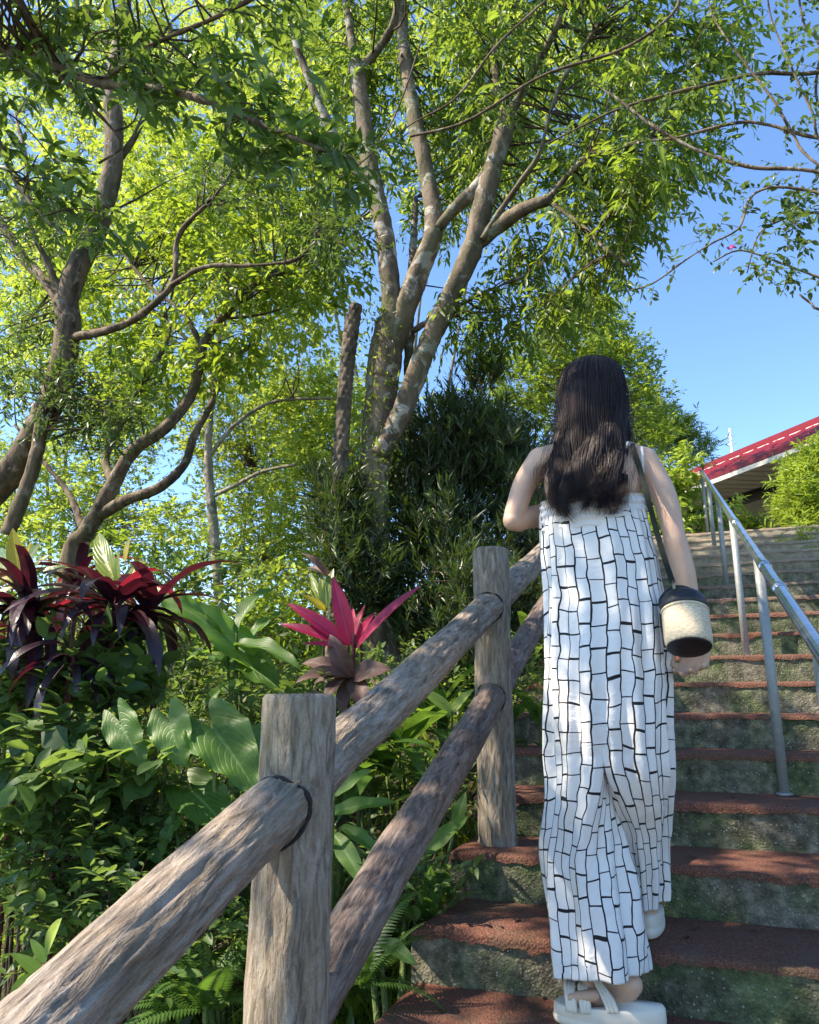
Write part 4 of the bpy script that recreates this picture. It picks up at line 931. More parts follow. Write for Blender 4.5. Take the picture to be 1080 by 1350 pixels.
# crotons with yellow leaves
GC = 'yellow leaved crotons'
def px_leaf(root, ms, base, tip, rng, w=1., n=(0, -.8, .6), i=None, label=None):
    p = at(*base); q = at(*tip); d = q - p; s = float(np.linalg.norm(d)); m = ms[i if i is not None else int(rng.integers(len(ms)))]
    return put_leaf(m, root, p, d, nrm(np.array(n, float) + rng.normal(0, .12, 3)), (s*1.06, s*w, s), label=label)
p = at(28, 765, 2.2); g0 = gpt(p[0], p[1] + .05); root = empty('croton', g0 + [0, 0, .03], 'croton with upright yellow leaves at the left edge', 'plant', GC)
stem(root, [g0, p], [.009, .006], M['stem'])
for b, t, w, ms in [((28, 765, 2.2), (14, 698, 2.18), 1.1, S_crot), ((28, 765, 2.2), (36, 715, 2.2), 1., S_crot), ((28, 765, 2.2), (-18, 762, 2.15), 1., S_crot), ((30, 765, 2.2), (58, 728, 2.2), 1.1, S_crotg),
                    ((28, 762, 2.2), (52, 694, 2.4), 1., S_crotg), ((28, 762, 2.2), (-30, 715, 2.3), 1., S_crotg), ((30, 765, 2.2), (95, 735, 2.25), .8, S_crotg), ((28, 765, 2.2), (-25, 800, 2.1), 1., S_crot)]:
    px_leaf(root, ms, b, t, rng, w)
p = at(158, 780, 2.45); g0 = gpt(p[0], p[1] + .05); root = empty('croton', g0 + [0, 0, .03], 'croton with one round yellow leaf above the dark red plants', 'plant', GC)
stem(root, [g0, p], [.009, .006], M['stem'])
for b, t, w, ms in [((158, 780, 2.45), (150, 728, 2.42), 1.1, S_crotg), ((165, 745, 2.45), (168, 712, 2.4), 2.2, S_crot), ((158, 778, 2.45), (115, 690, 2.5), .8, S_crotg), ((160, 778, 2.45), (172, 738, 2.45), 1.3, S_crotg),
                    ((158, 780, 2.45), (185, 735, 2.5), .9, S_crotg), ((158, 785, 2.45), (222, 768, 2.4), .7, S_crotg)]:
    px_leaf(root, ms, b, t, rng, w)

# ------------------------------------------------------------------ pink cordyline by the fence
c0 = (466, 865, 2.95); p = at(*c0); g0 = gpt(p[0], p[1] + .1); root = empty('pink_cordyline', g0 + [0, 0, .03], 'cordyline with vivid pink leaves on a bare stem behind the near fence post', 'plant')
stem(root, [g0, at(470, 950, 2.95), p, at(466, 835, 2.95)], [.012, .01, .008, .006], M['stem_red'])
for b, t, w in [((462, 850, 2.95), (440, 762, 2.9), 1.15), ((470, 855, 2.95), (543, 770, 2.85), 1.0), ((460, 850, 2.95), (384, 792, 2.85), .95), ((458, 850, 2.95), (374, 818, 2.82), 1.0), ((458, 855, 2.95), (405, 844, 2.75), .8),
                ((466, 845, 2.95), (478, 797, 3.0), .9), ((466, 845, 2.95), (464, 800, 3.05), .8), ((468, 850, 2.95), (492, 802, 3.1), .8), ((466, 850, 2.95), (446, 800, 3.1), .8)]:
    px_leaf(root, S_pink, b, t, rng, w, (0, -.75, .65))
GN = 'withered leaves under the pink cordyline'
root = empty('brown_cordyline', g0 + [-.02, .02, .03], 'faded purple brown plant below the pink leaves', 'plant')
stem(root, [g0 + [-.02, .02, 0], at(458, 905, 2.9)], [.01, .008], M['stem_red'])
for b, t, w in [((462, 893, 2.9), (400, 858, 2.8), 1.), ((462, 893, 2.9), (398, 872, 2.7), 1.), ((462, 893, 2.9), (432, 838, 2.8), 1.3), ((462, 893, 2.9), (420, 905, 2.7), 1.), ((462, 893, 2.9), (445, 930, 2.75), 1.2), ((466, 893, 2.9), (498, 872, 2.8), 1.5), ((466, 893, 2.9), (480, 925, 2.75), 1.2), ((462, 893, 2.9), (412, 885, 2.8), .9)]:
    px_leaf(root, S_brown, b, t, rng, w)
p = at(428, 800, 3.4); g0 = gpt(p[0], p[1]); root = empty('croton', g0 + [0, 0, .03], 'narrow croton with one yellow leaf just behind the pink cordyline', 'plant', GC)
stem(root, [g0, p], [.009, .007], M['stem'])
for b, t, w, ms in [((430, 805, 3.4), (402, 784, 3.3), 1.1, S_crot), ((430, 805, 3.4), (420, 752, 3.4), .8, S_crotg), ((430, 805, 3.4), (434, 748, 3.4), 1., S_crotg), ((430, 805, 3.4), (405, 750, 3.45), .7, S_crotg), ((432, 760, 3.4), (402, 735, 3.4), .7, S_brown), ((432, 760, 3.4), (405, 722, 3.3), .6, S_brown)]:
    px_leaf(root, ms, b, t, rng, w)
b = empty('dry_leaf_stalk', at(400, 925, 2.2), 'dry curved leaf blade arching over the top of the near post', 'leaf')
put_leaf(big_leaf('dry_blade', .2, .02, strap_p, M['brown_leaf'], droop=1.4, fold=.2), b, at(380, 925, 2.2), (1, 0, .45), (0, -.5, 1), 1., 'blade')

# ------------------------------------------------------------------ taro (elephant ear) plants
def taro(label, foot, leaves, group='elephant ear plants', ms=S_taro):
    f = at(*foot); g0 = gpt(f[0], f[1]); root = empty('elephant_ear', g0 + [0, 0, .03], label, 'plant', group)
    for (bx, by, bY, tx, ty, tY, w, nn) in leaves:
        p = at(bx, by, bY); q = at(tx, ty, tY); s = float(np.linalg.norm(q - p))
        put_leaf(ms[int(rng.integers(len(ms)))], root, p, q - p, nrm(np.array(nn, float)), (s*1.05, s*w, s))
        m = g0*.45 + p*.55 + np.array([0, 0, .04]); stem(root, [g0 + rng.normal(0, .015, 3)*[1, 1, 0], m, p], [.012, .009, .005], M['stem'], name='stalk')
    return root
taro('elephant ear with two heart shaped leaves facing the camera left of the near post', (200, 1200, 2.2),
     [(158, 952, 1.9, 182, 1008, 1.86, 1.05, (-.15, -.8, .55)), (222, 950, 1.95, 238, 1004, 1.9, 1.35, (.1, -.85, .5)), (140, 1000, 1.95, 108, 1045, 1.9, 1., (-.3, -.6, .7))])
taro('elephant ear with one broad glossy leaf touching the near post', (300, 1180, 2.1),
     [(282, 962, 2.0, 336, 1030, 1.92, 1.05, (.25, -.72, .65)), (325, 1010, 2.4, 340, 945, 2.5, .9, (.3, -.8, .5)), (255, 1045, 2.0, 306, 1090, 1.93, 1.05, (.1, -.6, .8)), (230, 1085, 1.95, 200, 1130, 1.9, .9, (-.1, -.6, .8)), (300, 1100, 2.3, 345, 1120, 2.25, .9, (.2, -.6, .8))])
taro('tall elephant ear with upright pointed leaves above the near post', (320, 1000, 2.9),
     [(310, 850, 2.9, 205, 762, 2.7, .55, (0, -.7, .7)), (312, 835, 2.9, 340, 752, 3.0, .6, (-.4, -.8, .4)), (310, 850, 2.9, 390, 850, 2.75, .6, (0, -.45, .9)), (300, 850, 2.9, 270, 812, 2.8, .8, (0, -.9, .4)),
      (300, 860, 2.9, 240, 850, 2.7, .6, (0, -.6, .8)), (310, 870, 2.95, 380, 900, 2.8, .6, (0, -.6, .8)), (305, 900, 2.9, 262, 925, 2.75, .7, (0, -.7, .7)), (318, 855, 2.95, 365, 790, 3.1, .5, (0, -.8, .6))], ms=S_paddle + S_taro[:1])
taro('broad bright leaves between the near post and the lower rail', (430, 1200, 2.1),
     [(440, 1050, 2.05, 487, 1005, 2.1, 1., (.1, -.7, .7)), (432, 1075, 2.1, 515, 1045, 2.1, .55, (0, -.8, .6)), (440, 1100, 2.1, 480, 1160, 2.0, .7, (0, -.7, .7)), (450, 1090, 2.15, 505, 1120, 2.1, .6, (0, -.6, .8)), (440, 1030, 2.2, 470, 970, 2.2, .8, (0, -.8, .6))], ms=S_paddle)
taro('low broad leaves beside the steps under the lower rail', (520, 1300, 2.0),
     [(500, 1240, 1.95, 545, 1262, 1.9, .8, (0, -.6, .8)), (560, 1130, 2.35, 612, 1070, 2.4, .7, (0, -.8, .6)), (600, 1090, 2.5, 612, 1045, 2.5, .9, (.2, -.9, .4)), (540, 1130, 2.3, 575, 1118, 2.3, .6, (0, -.7, .7)), (470, 1150, 2.2, 540, 1150, 2.1, .5, (0, -.5, .9))], ms=S_paddle)

# ------------------------------------------------------------------ ginger, lance leaves between the rails
GG = 'ginger plants along the fence'
for (x, y, Y, n, L, lab, a0, a1) in [(530, 1010, 2.9, 26, .34, 'ginger clump with drooping lance leaves between the two rails', -170, 30), (480, 1040, 2.7, 20, .32, 'ginger clump right of the near post', -180, 0),
                             (590, 960, 3.2, 20, .32, 'ginger clump left of the middle post', -180, 20), (700, 940, 3.3, 14, .26, 'drooping leaves just right of the middle post', -150, 0),
                             (395, 1000, 3.0, 16, .32, 'lance leaved clump hidden partly by the near post', -180, 0), (700, 850, 4.0, 14, .3, 'lance leaves behind the woman between the rails', -180, 0)]:
    p = at(x, y, Y); g0 = gpt(p[0], p[1]); root = empty('ginger_plant', g0 + [0, 0, .03], lab, 'plant', GG)
    for k in range(3):
        q = p + rng.normal(0, .05, 3); stem(root, [g0 + rng.normal(0, .03, 3)*[1, 1, 0], q], [.007, .005], M['stem'])
        rosette(root, q, n//3, L, S_ging, rng, -5, 60, a0, a1)
root = empty('lime_plant', at(590, 940, 2.7), 'single bright lime leaf left of the middle post', 'plant'); 
px_leaf(root, S_lime, (596, 938, 2.75), (552, 905, 2.7), rng, .7); px_leaf(root, S_lime, (590, 945, 2.75), (622, 905, 2.8), rng, .6); stem(root, [gpt(*at(596, 938, 2.75)[:2]), at(596, 938, 2.75)], [.006, .004], M['stem'])
root = empty('lime_plant', gpt(*at(55, 1300, 1.5)[:2]) + [0, 0, .03], 'young plant with broad yellow green leaves in the bottom left corner', 'plant')
stem(root, [gpt(*at(60, 1290, 1.5)[:2]), at(60, 1280, 1.5)], [.006, .005], M['stem'])
for b, t, w in [((60, 1262, 1.5), (74, 1213, 1.48), 1.1), ((60, 1270, 1.5), (42, 1238, 1.48), 1.), ((58, 1290, 1.5), (18, 1255, 1.45), 1.), ((62, 1290, 1.5), (100, 1270, 1.45), .9), ((58, 1295, 1.5), (0, 1320, 1.4), 1.), ((60, 1295, 1.5), (52, 1340, 1.38), 1.4), ((60, 1290, 1.5), (20, 1298, 1.4), 1.1), ((60, 1290, 1.5), (80, 1325, 1.4), 1.)]:
    px_leaf(root, S_lime, b, t, rng, w, (0, -.5, .85))

# ------------------------------------------------------------------ rounded shrubs low at left: front leaves one by one, the rest as a mass
GS = 'leafy shrubs low at the left'
def shrub(label, regs, nind, L, seed, ratio=.5):
    rng = np.random.default_rng(seed); Cn = pick(rng, regs); c = Cn.mean(0); foot = gpt(c[0], c[1] + .1)
    root = empty('leafy_shrub', foot + [0, 0, .03], label, 'shrub', GS); LP = []; LR = []
    for s in Cn[rng.choice(len(Cn), min(8, len(Cn)), False)]:
        P, r = resample([foot + rng.normal(0, .04, 3)*[1, 1, 0], (foot + s)/2 + rng.normal(0, .06, 3), s], [.008, .006, .003], .05); MB().tube(P, r, 6).build('stem', M['twig'], root); LP.append(P); LR.append(r)
    O, Dv, Nv, Ls, W, ti, tl = sprays(rng, Cn, c - Z*.3 + [0, .6, 0], k_tw=4, tw=.13, k_lf=8, L=L, ratio=ratio, cr=.045, up=.35, droop=.1, ldroop=.05, flat=.35)
    order = np.argsort(O @ CF); f = order[:nind*2:2]; rest = np.setdiff1d(np.arange(len(O)), f)
    for i in f: put_leaf(S_round[int(rng.integers(4))], root, O[i], Dv[i], Nv[i], Ls[i]*1.05)
    foliage('foliage', O[rest], Dv[rest], Nv[rest], Ls[rest], W[rest], ti[rest], M['leaf_shrub_s'], root, TB)
    Pn, Rn = branchlets(rng, Cn, np.concatenate(LP), np.concatenate(LR), None, root, maxd=2, r0=.005)
    v, q = multi_tubes(tl, np.broadcast_to(np.linspace(.0016, .0009, 4)[None], tl.shape[:2]), 3); v2, q2 = multi_tubes(Pn, Rn, 4)
    o = link('twigs', mk('twigs', np.concatenate([v, v2]), np.concatenate([q, q2 + len(v)])), None, M['twig']); adopt(o, root); o['kind'] = 'stuff'
    return root
shrub('shrub with grey green rounded leaves at the left edge below the dark plants', [(50, 935, 70, 35, 1.95, 2.3, 26), (20, 890, 40, 20, 2., 2.3, 8), (85, 880, 16, 10, 2.0, 2.2, 3)], 150, .072, 901, .62)
shrub('tangled shrub in the middle of the left garden', [(110, 1050, 110, 50, 1.95, 2.5, 40), (220, 1080, 60, 36, 2.1, 2.5, 14)], 120, .046, 902, .42)
shrub('small leaved shrub at the left edge above the young lime plant', [(60, 1140, 90, 55, 1.75, 2.3, 40), (150, 1120, 60, 50, 1.9, 2.4, 24)], 150, .056, 903, .55)
shrub('bright heart leaved creeper below the dark red plants', [(150, 900, 60, 22, 2.1, 2.3, 9), (60, 1010, 50, 30, 1.85, 2.0, 6), (190, 1020, 40, 20, 2.0, 2.1, 4)], 130, .085, 910, .8)
shrub('shrub behind the near rail', [(210, 1130, 60, 60, 1.9, 2.5, 28), (120, 1210, 80, 40, 1.7, 2.2, 22)], 90, .045, 904, .45)
shrub('low shrub in the gap under the pink cordyline', [(440, 940, 60, 40, 3.0, 3.6, 26), (540, 900, 60, 40, 3.4, 4.2, 24), (360, 930, 40, 40, 2.9, 3.6, 14)], 60, .05, 905, .4)
shrub('shrub in the deep shade under the lower rail', [(500, 1180, 70, 60, 2.1, 2.7, 34), (580, 1060, 40, 50, 2.6, 3.2, 18), (690, 900, 24, 60, 3.2, 3.8, 12)], 40, .045, 906, .4)
shrub('mid height shrub behind the tall elephant ear', [(230, 890, 110, 50, 3.2, 4.4, 50), (100, 850, 130, 50, 3.3, 4.2, 40), (250, 760, 80, 20, 3.8, 4.8, 14)], 40, .07, 907, .42)
shrub('shrub filling the slope left of the tall elephant ear', [(150, 930, 120, 50, 2.6, 3.4, 50), (330, 960, 80, 50, 2.7, 3.5, 30)], 40, .055, 908, .42)
shrub('dark shrub filling the ground under the stair rails', [(350, 1150, 90, 70, 2.2, 3.0, 44), (250, 1260, 110, 60, 1.7, 2.4, 40)], 20, .05, 909, .4)

# ------------------------------------------------------------------ ferns and grass
def frond_mesh(L, W, n, rng, mat, droop):
    t = np.linspace(.06, 1, n); th = -droop*t**1.4; x = np.cumsum(np.cos(th))/n*L; z = np.cumsum(np.sin(th))/n*L
    O = np.stack([x, 0*x, z], 1); Tn = nrm(np.gradient(O, axis=0)); w = W*np.sin(math.pi*np.clip(t*.93 + .05, 0, 1)**.7)
    OO = np.repeat(O, 2, 0); sg = np.tile([1., -1.], n)[:, None]; Dv = nrm(np.repeat(Tn, 2, 0)*.35 + sg*np.array([0, 1, 0]) - Z*.08); Nv = nrm(np.cross(np.repeat(Tn, 2, 0), [0, 1, 0]))
    V, F = leaves_geo(OO, Dv, Nv, np.repeat(w, 2) + .002, np.full(2*n, L/n*1.15), TA); tv, tq, tt, _ = tube(O, np.linspace(.0016, .0005, n), 4)
    me = mk('frond', np.concatenate([V, tv]), [F, tq + len(V), tt + len(V)], True, attr={'tint': np.concatenate([rng.uniform(0, 1, len(V)), np.zeros(len(tv))])}); me.materials.append(mat); return me
FR = [frond_mesh(1, .16, 34, rng, M['fern'], d) for d in (.5, .9, 1.3)]
GF = 'ferns along the foot of the steps'
def fern(label, x, y, Y, n, L, a0=-180, a1=0, e0=15, e1=70):
    p = at(x, y, Y); z0 = max(p[2], float(gz(p[0], p[1]))); p = np.array([p[0], p[1], z0]); root = empty('fern', p, label, 'fern', GF)
    for i in range(n):
        el = R(rng.uniform(e0, e1)); az = R(rng.uniform(a0, a1)); d = np.array([math.cos(el)*math.cos(az), math.cos(el)*math.sin(az), math.sin(el)])
        put_leaf(FR[i % 3], root, p, d, nrm(Z*math.cos(el) - np.array([math.cos(az), math.sin(az), 0])*math.sin(el)), L*rng.uniform(.7, 1.15), 'frond')
fern('fern in the corner left of the middle step edge', 565, 1215, 2.25, 9, .2, -160, 160, 40, 85)
fern('small fern against the riser under the middle post', 588, 1190, 2.4, 6, .15, -180, 180, 40, 85)
fern('fern low behind the near rail', 250, 1270, 1.9, 12, .34, -180, 180)
fern('fern spreading left of the near post', 290, 1200, 2.1, 12, .32, -180, 180)
fern('fern at the bottom edge between near rail and post', 270, 1330, 1.7, 12, .3, -180, 180)
fern('fern right of the near post at the bottom', 470, 1300, 1.9, 10, .28, -180, 180)
fern('fern in the shrubs above the lime plant', 120, 1230, 1.9, 10, .3, -180, 180)
fern('fern under the lower rail', 480, 1230, 2.2, 10, .26, -180, 180)
rngg = np.random.default_rng(77)
def grass(label, regs, n, L, seed):
    rngg = np.random.default_rng(seed); c = []
    for (x0, x1, y0, y1, k) in regs:
        a = np.stack([rngg.uniform(x0, x1, k), rngg.uniform(y0, y1, k)], 1); c.append(a)
    c = np.concatenate(c); m = len(c); base = np.stack([c[:, 0], c[:, 1], gz(c[:, 0], c[:, 1]) - .01], 1)
    dr = nrm(rngg.normal(0, .45, (m, 3)) + Z*1.1); ln = L*rngg.uniform(.5, 1.3, m); t = np.linspace(0, 1, 5)
    side = nrm(np.cross(dr, Z + rngg.normal(0, .3, (m, 3)))); w = np.array([.9, 1, .8, .5, .03])*.0035
    P = base[:, None] + dr[:, None]*t[None, :, None]*ln[:, None, None] + (dr*[1, 1, -.9])[:, None]*(t**2)[None, :, None]*ln[:, None, None]*.55
    V = np.stack([P + side[:, None]*w[None, :, None], P - side[:, None]*w[None, :, None]], 2).reshape(-1, 3)
    b = (np.arange(m)*10)[:, None]; i = (np.arange(4)*2)[None]; Q = np.stack([b + i, b + i + 1, b + i + 3, b + i + 2], -1).reshape(-1, 4)
    o = link('grass', mk('grass', V, Q, True, attr={'tint': np.repeat(rngg.uniform(0, 1, m), 10)}), None, M['leaf_fresh']); tag(o, label, None, None, 'stuff')
grass('long blades of grass along the foot of the fence and steps', [(-1.9, -.8, 1.2, 3.2, 5200), (-5, -.85, 1.5, 8, 9000), (1.3, 4, 5, 12, 5000)], 0, .2, 78)
# low plants that cover the far slope
rngc = np.random.default_rng(79); n = 26000; X_ = rngc.uniform(-9, -.9, n); Y_ = rngc.uniform(1.6, 13, n)
base = np.stack([X_, Y_, gz(X_, Y_) + rngc.uniform(.0, .28, n)], 1)
o = foliage('ground_cover', base, nrm(rngc.normal(0, 1, (n, 3)) + Z*.3), nrm(Z + rngc.normal(0, .5, (n, 3))), rngc.uniform(.05, .12, n), rngc.uniform(.02, .05, n), rngc.uniform(0, 1, n), M['leaf_mid'], None)
# dead leaves lying on the treads
rng = np.random.default_rng(99); S_dry = set_of('dry_leaf', 3, 1, .4, ovate_p, M['dry'], rng, nu=6, nv=4, droop=1.0, fold=.2)
spots = [(900, 1235, 0), (575, 1330, -1), (1046, 1047, 2), (715, 1316, -1), (680, 1210, 0), (905, 1128, 1), (1000, 1225, 0), (640, 1125, 1), (960, 1050, 2)]
for (x, y, s) in spots:
    zt = -.59 + H*s + .004; v = ray(x, y); p = v*zt/v[2]
    o = bpy.data.objects.new('fallen_leaf', S_dry[int(rng.integers(3))]); C.objects.link(o); o.matrix_basis = Matrix.Translation(Vector(p)) @ orient(nrm([rng.normal(), rng.normal(), 0]), Z) @ Matrix.Diagonal((.035,)*3 + (1,))
    tag(o, 'small dry brown leaf lying on one of the red step treads', 'leaf', 'fallen leaves on the steps')
    o['label'] = {(900, 1235): 'dry leaf on the second tread right of the rear sandal', (575, 1330): 'dry leaf near the left end of the lowest tread', (1046, 1047): 'small dry leaf lying beside the foot of the nearest handrail post', (715, 1316): 'dry leaf on the lowest tread left of the near sandal', (680, 1210): 'dry leaf on the second tread left of the trouser leg', (905, 1128): 'dry leaf on the tread just right of the trousers', (1000, 1225): 'dry leaf on the tread at the right below the handrail', (640, 1125): 'dry leaf on the tread beside the middle fence post', (960, 1050): 'dry leaf on the tread left of the nearest handrail post'}[(x, y)]

used = set()
for k in range(22):
    n = int(rng.integers(-2, 9)); X_ = rng.uniform(-.72, 1.0); yy_ = nose_Y(n) + rng.uniform(.06, .30)
    key = (n, X_ < -.35, X_ < .25)
    if key in used: continue
    used.add(key); o = bpy.data.objects.new('fallen_leaf', S_dry[int(rng.integers(3))]); C.objects.link(o)
    o.matrix_basis = Matrix.Translation((X_, yy_, -.59 + H*n + .005)) @ orient(nrm([rng.normal(), rng.normal(), 0]), Z) @ Matrix.Diagonal((rng.uniform(.02, .045),)*3 + (1,))
    pos = 'left end' if X_ < -.35 else ('middle' if X_ < .25 else 'right side'); order = 'lowest' if n < -1 else ['second lowest', 'third', 'fourth', 'fifth', 'sixth', 'seventh', 'eighth', 'ninth', 'tenth', 'eleventh'][n + 1]
    tag(o, 'dry brown leaf on the %s of the %s tread' % (pos, order), 'leaf', 'fallen leaves on the steps')

# ------------------------------------------------------------------ thorny climber hanging in from the right
BG = [
 [(1240, 60, 7), (1080, 95, 7), (1010, 96, 7), (965, 104, 6), (890, 122, 6), (820, 142, 5), (770, 165, 3), (720, 190, 2)],
 [(1240, 200, 7), (1080, 182, 7), (1015, 165, 6), (970, 162, 6), (890, 182, 5), (840, 188, 4), (800, 205, 2)],
 [(1240, 260, 7), (1070, 225, 7), (990, 220, 7), (920, 198, 6), (860, 165, 6), (810, 127, 4), (780, 110, 2)],
 [(1260, 330, 7), (1080, 218, 5), (1045, 175, 5), (1020, 132, 5), (980, 80, 4), (940, 20, 3), (930, -40, 2)],
 [(1100, 200, 5), (1070, 145, 4), (1040, 80, 4), (1015, 15, 3), (1010, -60, 3)],
 [(1260, 300, 6), (1060, 250, 5), (995, 255, 4), (975, 300, 4), (940, 320, 3), (905, 342, 3), (860, 374, 3), (825, 384, 2)],
 [(1260, 400, 6), (1100, 370, 5), (1065, 360, 4), (1020, 343, 4), (975, 330, 3), (940, 345, 2)],
 [(1260, 440, 6), (1090, 410, 5), (1070, 400, 4), (1054, 388, 3)],
 [(1260, 150, 6), (1090, 150, 5), (1080, 60, 4), (1060, 30, 4), (1050, -30, 3)],
 [(1260, 320, 6), (1130, 290, 6), (1070, 280, 5), (1030, 290, 4), (1000, 310, 3), (985, 360, 2)],
]
Yb = 2.9; hub = at(1250, 250, Yb)
bg_root = empty('thorny_climber', (hub[0] + .2, hub[1], float(gz(hub[0] + .2, hub[1]))), 'thorny climbing shrub with thin bare branches arching in from the right edge', 'climber')
limb('trunk', [(hub[0] + .22, hub[1], float(gz(hub[0] + .2, hub[1])) - .05, .035, 0), (hub[0] + .2, hub[1], 1., .03, 0), (*at(1290, 265, Yb), .024, 0)], M['bark_dark'], bg_root, 3)
rng = np.random.default_rng(55); tips = []; thorn = MB()
for i, b in enumerate(BG):
    yo = Yb + rng.uniform(-.25, .25); o, P, r = limb('branch', [(1290 + i*3, 250 + i*4, Yb, 12)] + [(x, y, yo, w*.72) for x, y, w in b], M['bark_dark'], bg_root, 60 + i, 7, .02, knob=.02)
    tips.append(P)
    for k in range(6, len(P) - 3, 3):
        d = nrm(rng.normal(0, 1, 3)); T_ = nrm(P[k + 1] - P[k]); d = nrm(d - T_*np.dot(d, T_)); thorn.tube([P[k], P[k] + d*.012], [.0014, .0002], 4, cap=False)
o = thorn.build('thorns', M['bark_dark'], bg_root); o['kind'] = 'stuff'
Cn = np.concatenate([P[len(P)//3::5] for P in tips]); Cn = Cn[rng.uniform(0, 1, len(Cn)) < .75]
Cn = np.concatenate([Cn, pick(rng, [(1050, 270, 45, 60, 2.7, 3.1, 26), (1020, 350, 40, 25, 2.7, 3.1, 10), (1060, 60, 30, 60, 2.7, 3.1, 9), (940, 310, 30, 20, 2.8, 3., 4), (900, 90, 40, 40, 2.7, 3., 6)])])
O, Dv, Nv, L, W, ti, tl = sprays(rng, Cn, Cn.mean(0), k_tw=2, tw=.09, k_lf=7, L=.032, ratio=.5, cr=.015, up=.1, droop=.1, ldroop=.3, outw=.2)
foliage('foliage', O, Dv, Nv, L, W, ti, M['leaf_deep'], bg_root, TB)
v, q = multi_tubes(tl, np.broadcast_to(np.linspace(.0012, .0006, 4)[None], tl.shape[:2]), 3); o = link('twigs', mk('twigs', v, q), None, M['twig']); adopt(o, bg_root); o['kind'] = 'stuff'
for k in range(5): put_leaf(big_leaf('bract', .02, .014, ovate_p, M['bract'], nu=4, nv=2, droop=.4) if k == 0 else bpy.data.meshes['bract'], bg_root, at(958 + k*2, 326 + (k % 2)*3, 2.85), rng.normal(0, 1, 3), (0, -1, .2), 1., 'bract')
# thin dark branch crossing in front of the tree crown
cr = empty('crossing_branch', at(900, 0, 3.3), 'thin dark branch crossing in front of the forked tree crown', 'branch')
for i, b in enumerate([[(900, -20, 4), (885, 20, 4), (820, 65, 4), (715, 100, 4), (615, 160, 4), (540, 180, 3)], [(720, 0, 3), (655, 60, 3), (600, 130, 3), (540, 165, 2), (500, 200, 2)], [(470, 220, 2), (500, 190, 2), (530, 130, 2), (560, 40, 2)]]):
    limb('twig', [(x, y, 3.3, w) for x, y, w in b], M['bark_dark'], cr, 90 + i, 6, .02, knob=.02)
# ------------------------------------------------------------------ the woman on the stairs
person = empty('person', (-.22, 2.06, -.725), 'woman with long dark hair climbing the stairs in a black and white patterned jumpsuit', 'person')
def blob(P, rx, ry=None, side=(1, 0, 0), n=20):
    """closed tube with elliptical rings: rx across 'side', ry the other way"""
    P = np.array(P, float); rx = np.array(rx, float); ry = rx if ry is None else np.array(ry, float)
    Q, a = resample(P, rx, .012); _, b = resample(P, ry, .012); T = nrm(np.gradient(Q, axis=0)); s = np.array(side, float)
    S = nrm(s - T*(T @ s)[:, None]); B = np.cross(T, S); th = np.arange(n)*2*math.pi/n
    e = 1; out = [Q[0] - T[0]*a[0]*.0]
    V = Q[:, None] + a[:, None, None]*np.cos(th)[None, :, None]*S[:, None] + b[:, None, None]*np.sin(th)[None, :, None]*B[:, None]; m = len(Q)
    # rounded ends
    caps = []
    for k, sg in ((0, -1), (m - 1, 1)):
        rings = []
        for ph in (.35, .7, 1.05, 1.35):
            rings.append(Q[k] + sg*T[k]*math.sin(ph)*min(a[k], b[k]) + math.cos(ph)*(a[k]*np.cos(th)[:, None]*S[k] + b[k]*np.sin(th)[:, None]*B[k]))
        caps.append((rings, Q[k] + sg*T[k]*min(a[k], b[k])))
    rings = caps[0][0][::-1] + list(V) + caps[1][0]; VV = np.concatenate(rings + [caps[0][1][None], caps[1][1][None]]); r = len(rings)
    i = np.arange(r - 1)[:, None]*n; j = np.arange(n)[None]; j2 = (j + 1) % n
    Qd = np.stack([i + j, i + j2, i + n + j2, i + n + j], -1).reshape(-1, 4); jj = np.arange(n); kk = (jj + 1) % n; a0 = r*n
    Tt = np.concatenate([np.stack([np.full(n, a0), kk, jj], 1), np.stack([np.full(n, a0 + 1), (r - 1)*n + jj, (r - 1)*n + kk], 1)])
    return VV, Qd, Tt
def ellip(c, r, fwd=(0, 1, 0), n=22):
    u = np.linspace(0, math.pi, n); v = np.arange(n*2)*math.pi/n; f = nrm(fwd); s = nrm(np.cross(f, Z)); up = np.cross(s, f)
    V = np.array([np.array(c) + r[0]*math.sin(a)*math.cos(b)*s + r[1]*math.sin(a)*math.sin(b)*f + r[2]*math.cos(a)*up for a in u for b in v]); m = 2*n
    i = np.arange(n - 1)[:, None]*m; j = np.arange(m)[None]; j2 = (j + 1) % m
    return V, np.stack([i + j, i + m + j, i + m + j2, i + j2], -1).reshape(-1, 4), None
def fuse(name, shapes, mat, parent, voxel, smooth=6, fac=.5):
    mb = MB()
    for s in shapes: mb.add(*s)
    tmp = bpy.data.objects.new('tmp', mb.me('tmp')); C.objects.link(tmp)
    m = tmp.modifiers.new('r', 'REMESH'); m.mode = 'VOXEL'; m.voxel_size = voxel; m.use_smooth_shade = True
    k = tmp.modifiers.new('s', 'SMOOTH'); k.factor = fac; k.iterations = smooth
    dg = bpy.context.evaluated_depsgraph_get(); dg.update(); me = bpy.data.meshes.new_from_object(tmp.evaluated_get(dg)); me.name = name
    old = tmp.data; bpy.data.objects.remove(tmp); bpy.data.meshes.remove(old)
    o = link(name, me, None, mat); adopt(o, parent); return o

YB = 2.04
HC = at(780, 524, 2.10)                     # head centre
HF = nrm((.32, 1, .06))                     # where the face looks
HS = nrm(np.cross(HF, Z)); HU = np.cross(HS, HF)
def hp(s, f, u): return HC + HS*s + HF*f + HU*u
shL = at(712, 606, 2.06); shR = at(850, 606, 2.06)
neck0 = np.array([(shL[0] + shR[0])/2, 2.06, shL[2] + .025]); NX = neck0[0]
body = []
body.append(blob([neck0 + [0, -.005, -.04], neck0 + [.0, .01, .05], hp(0, -.02, -.06)], [.058, .047, .052], [.052, .05, .055]))
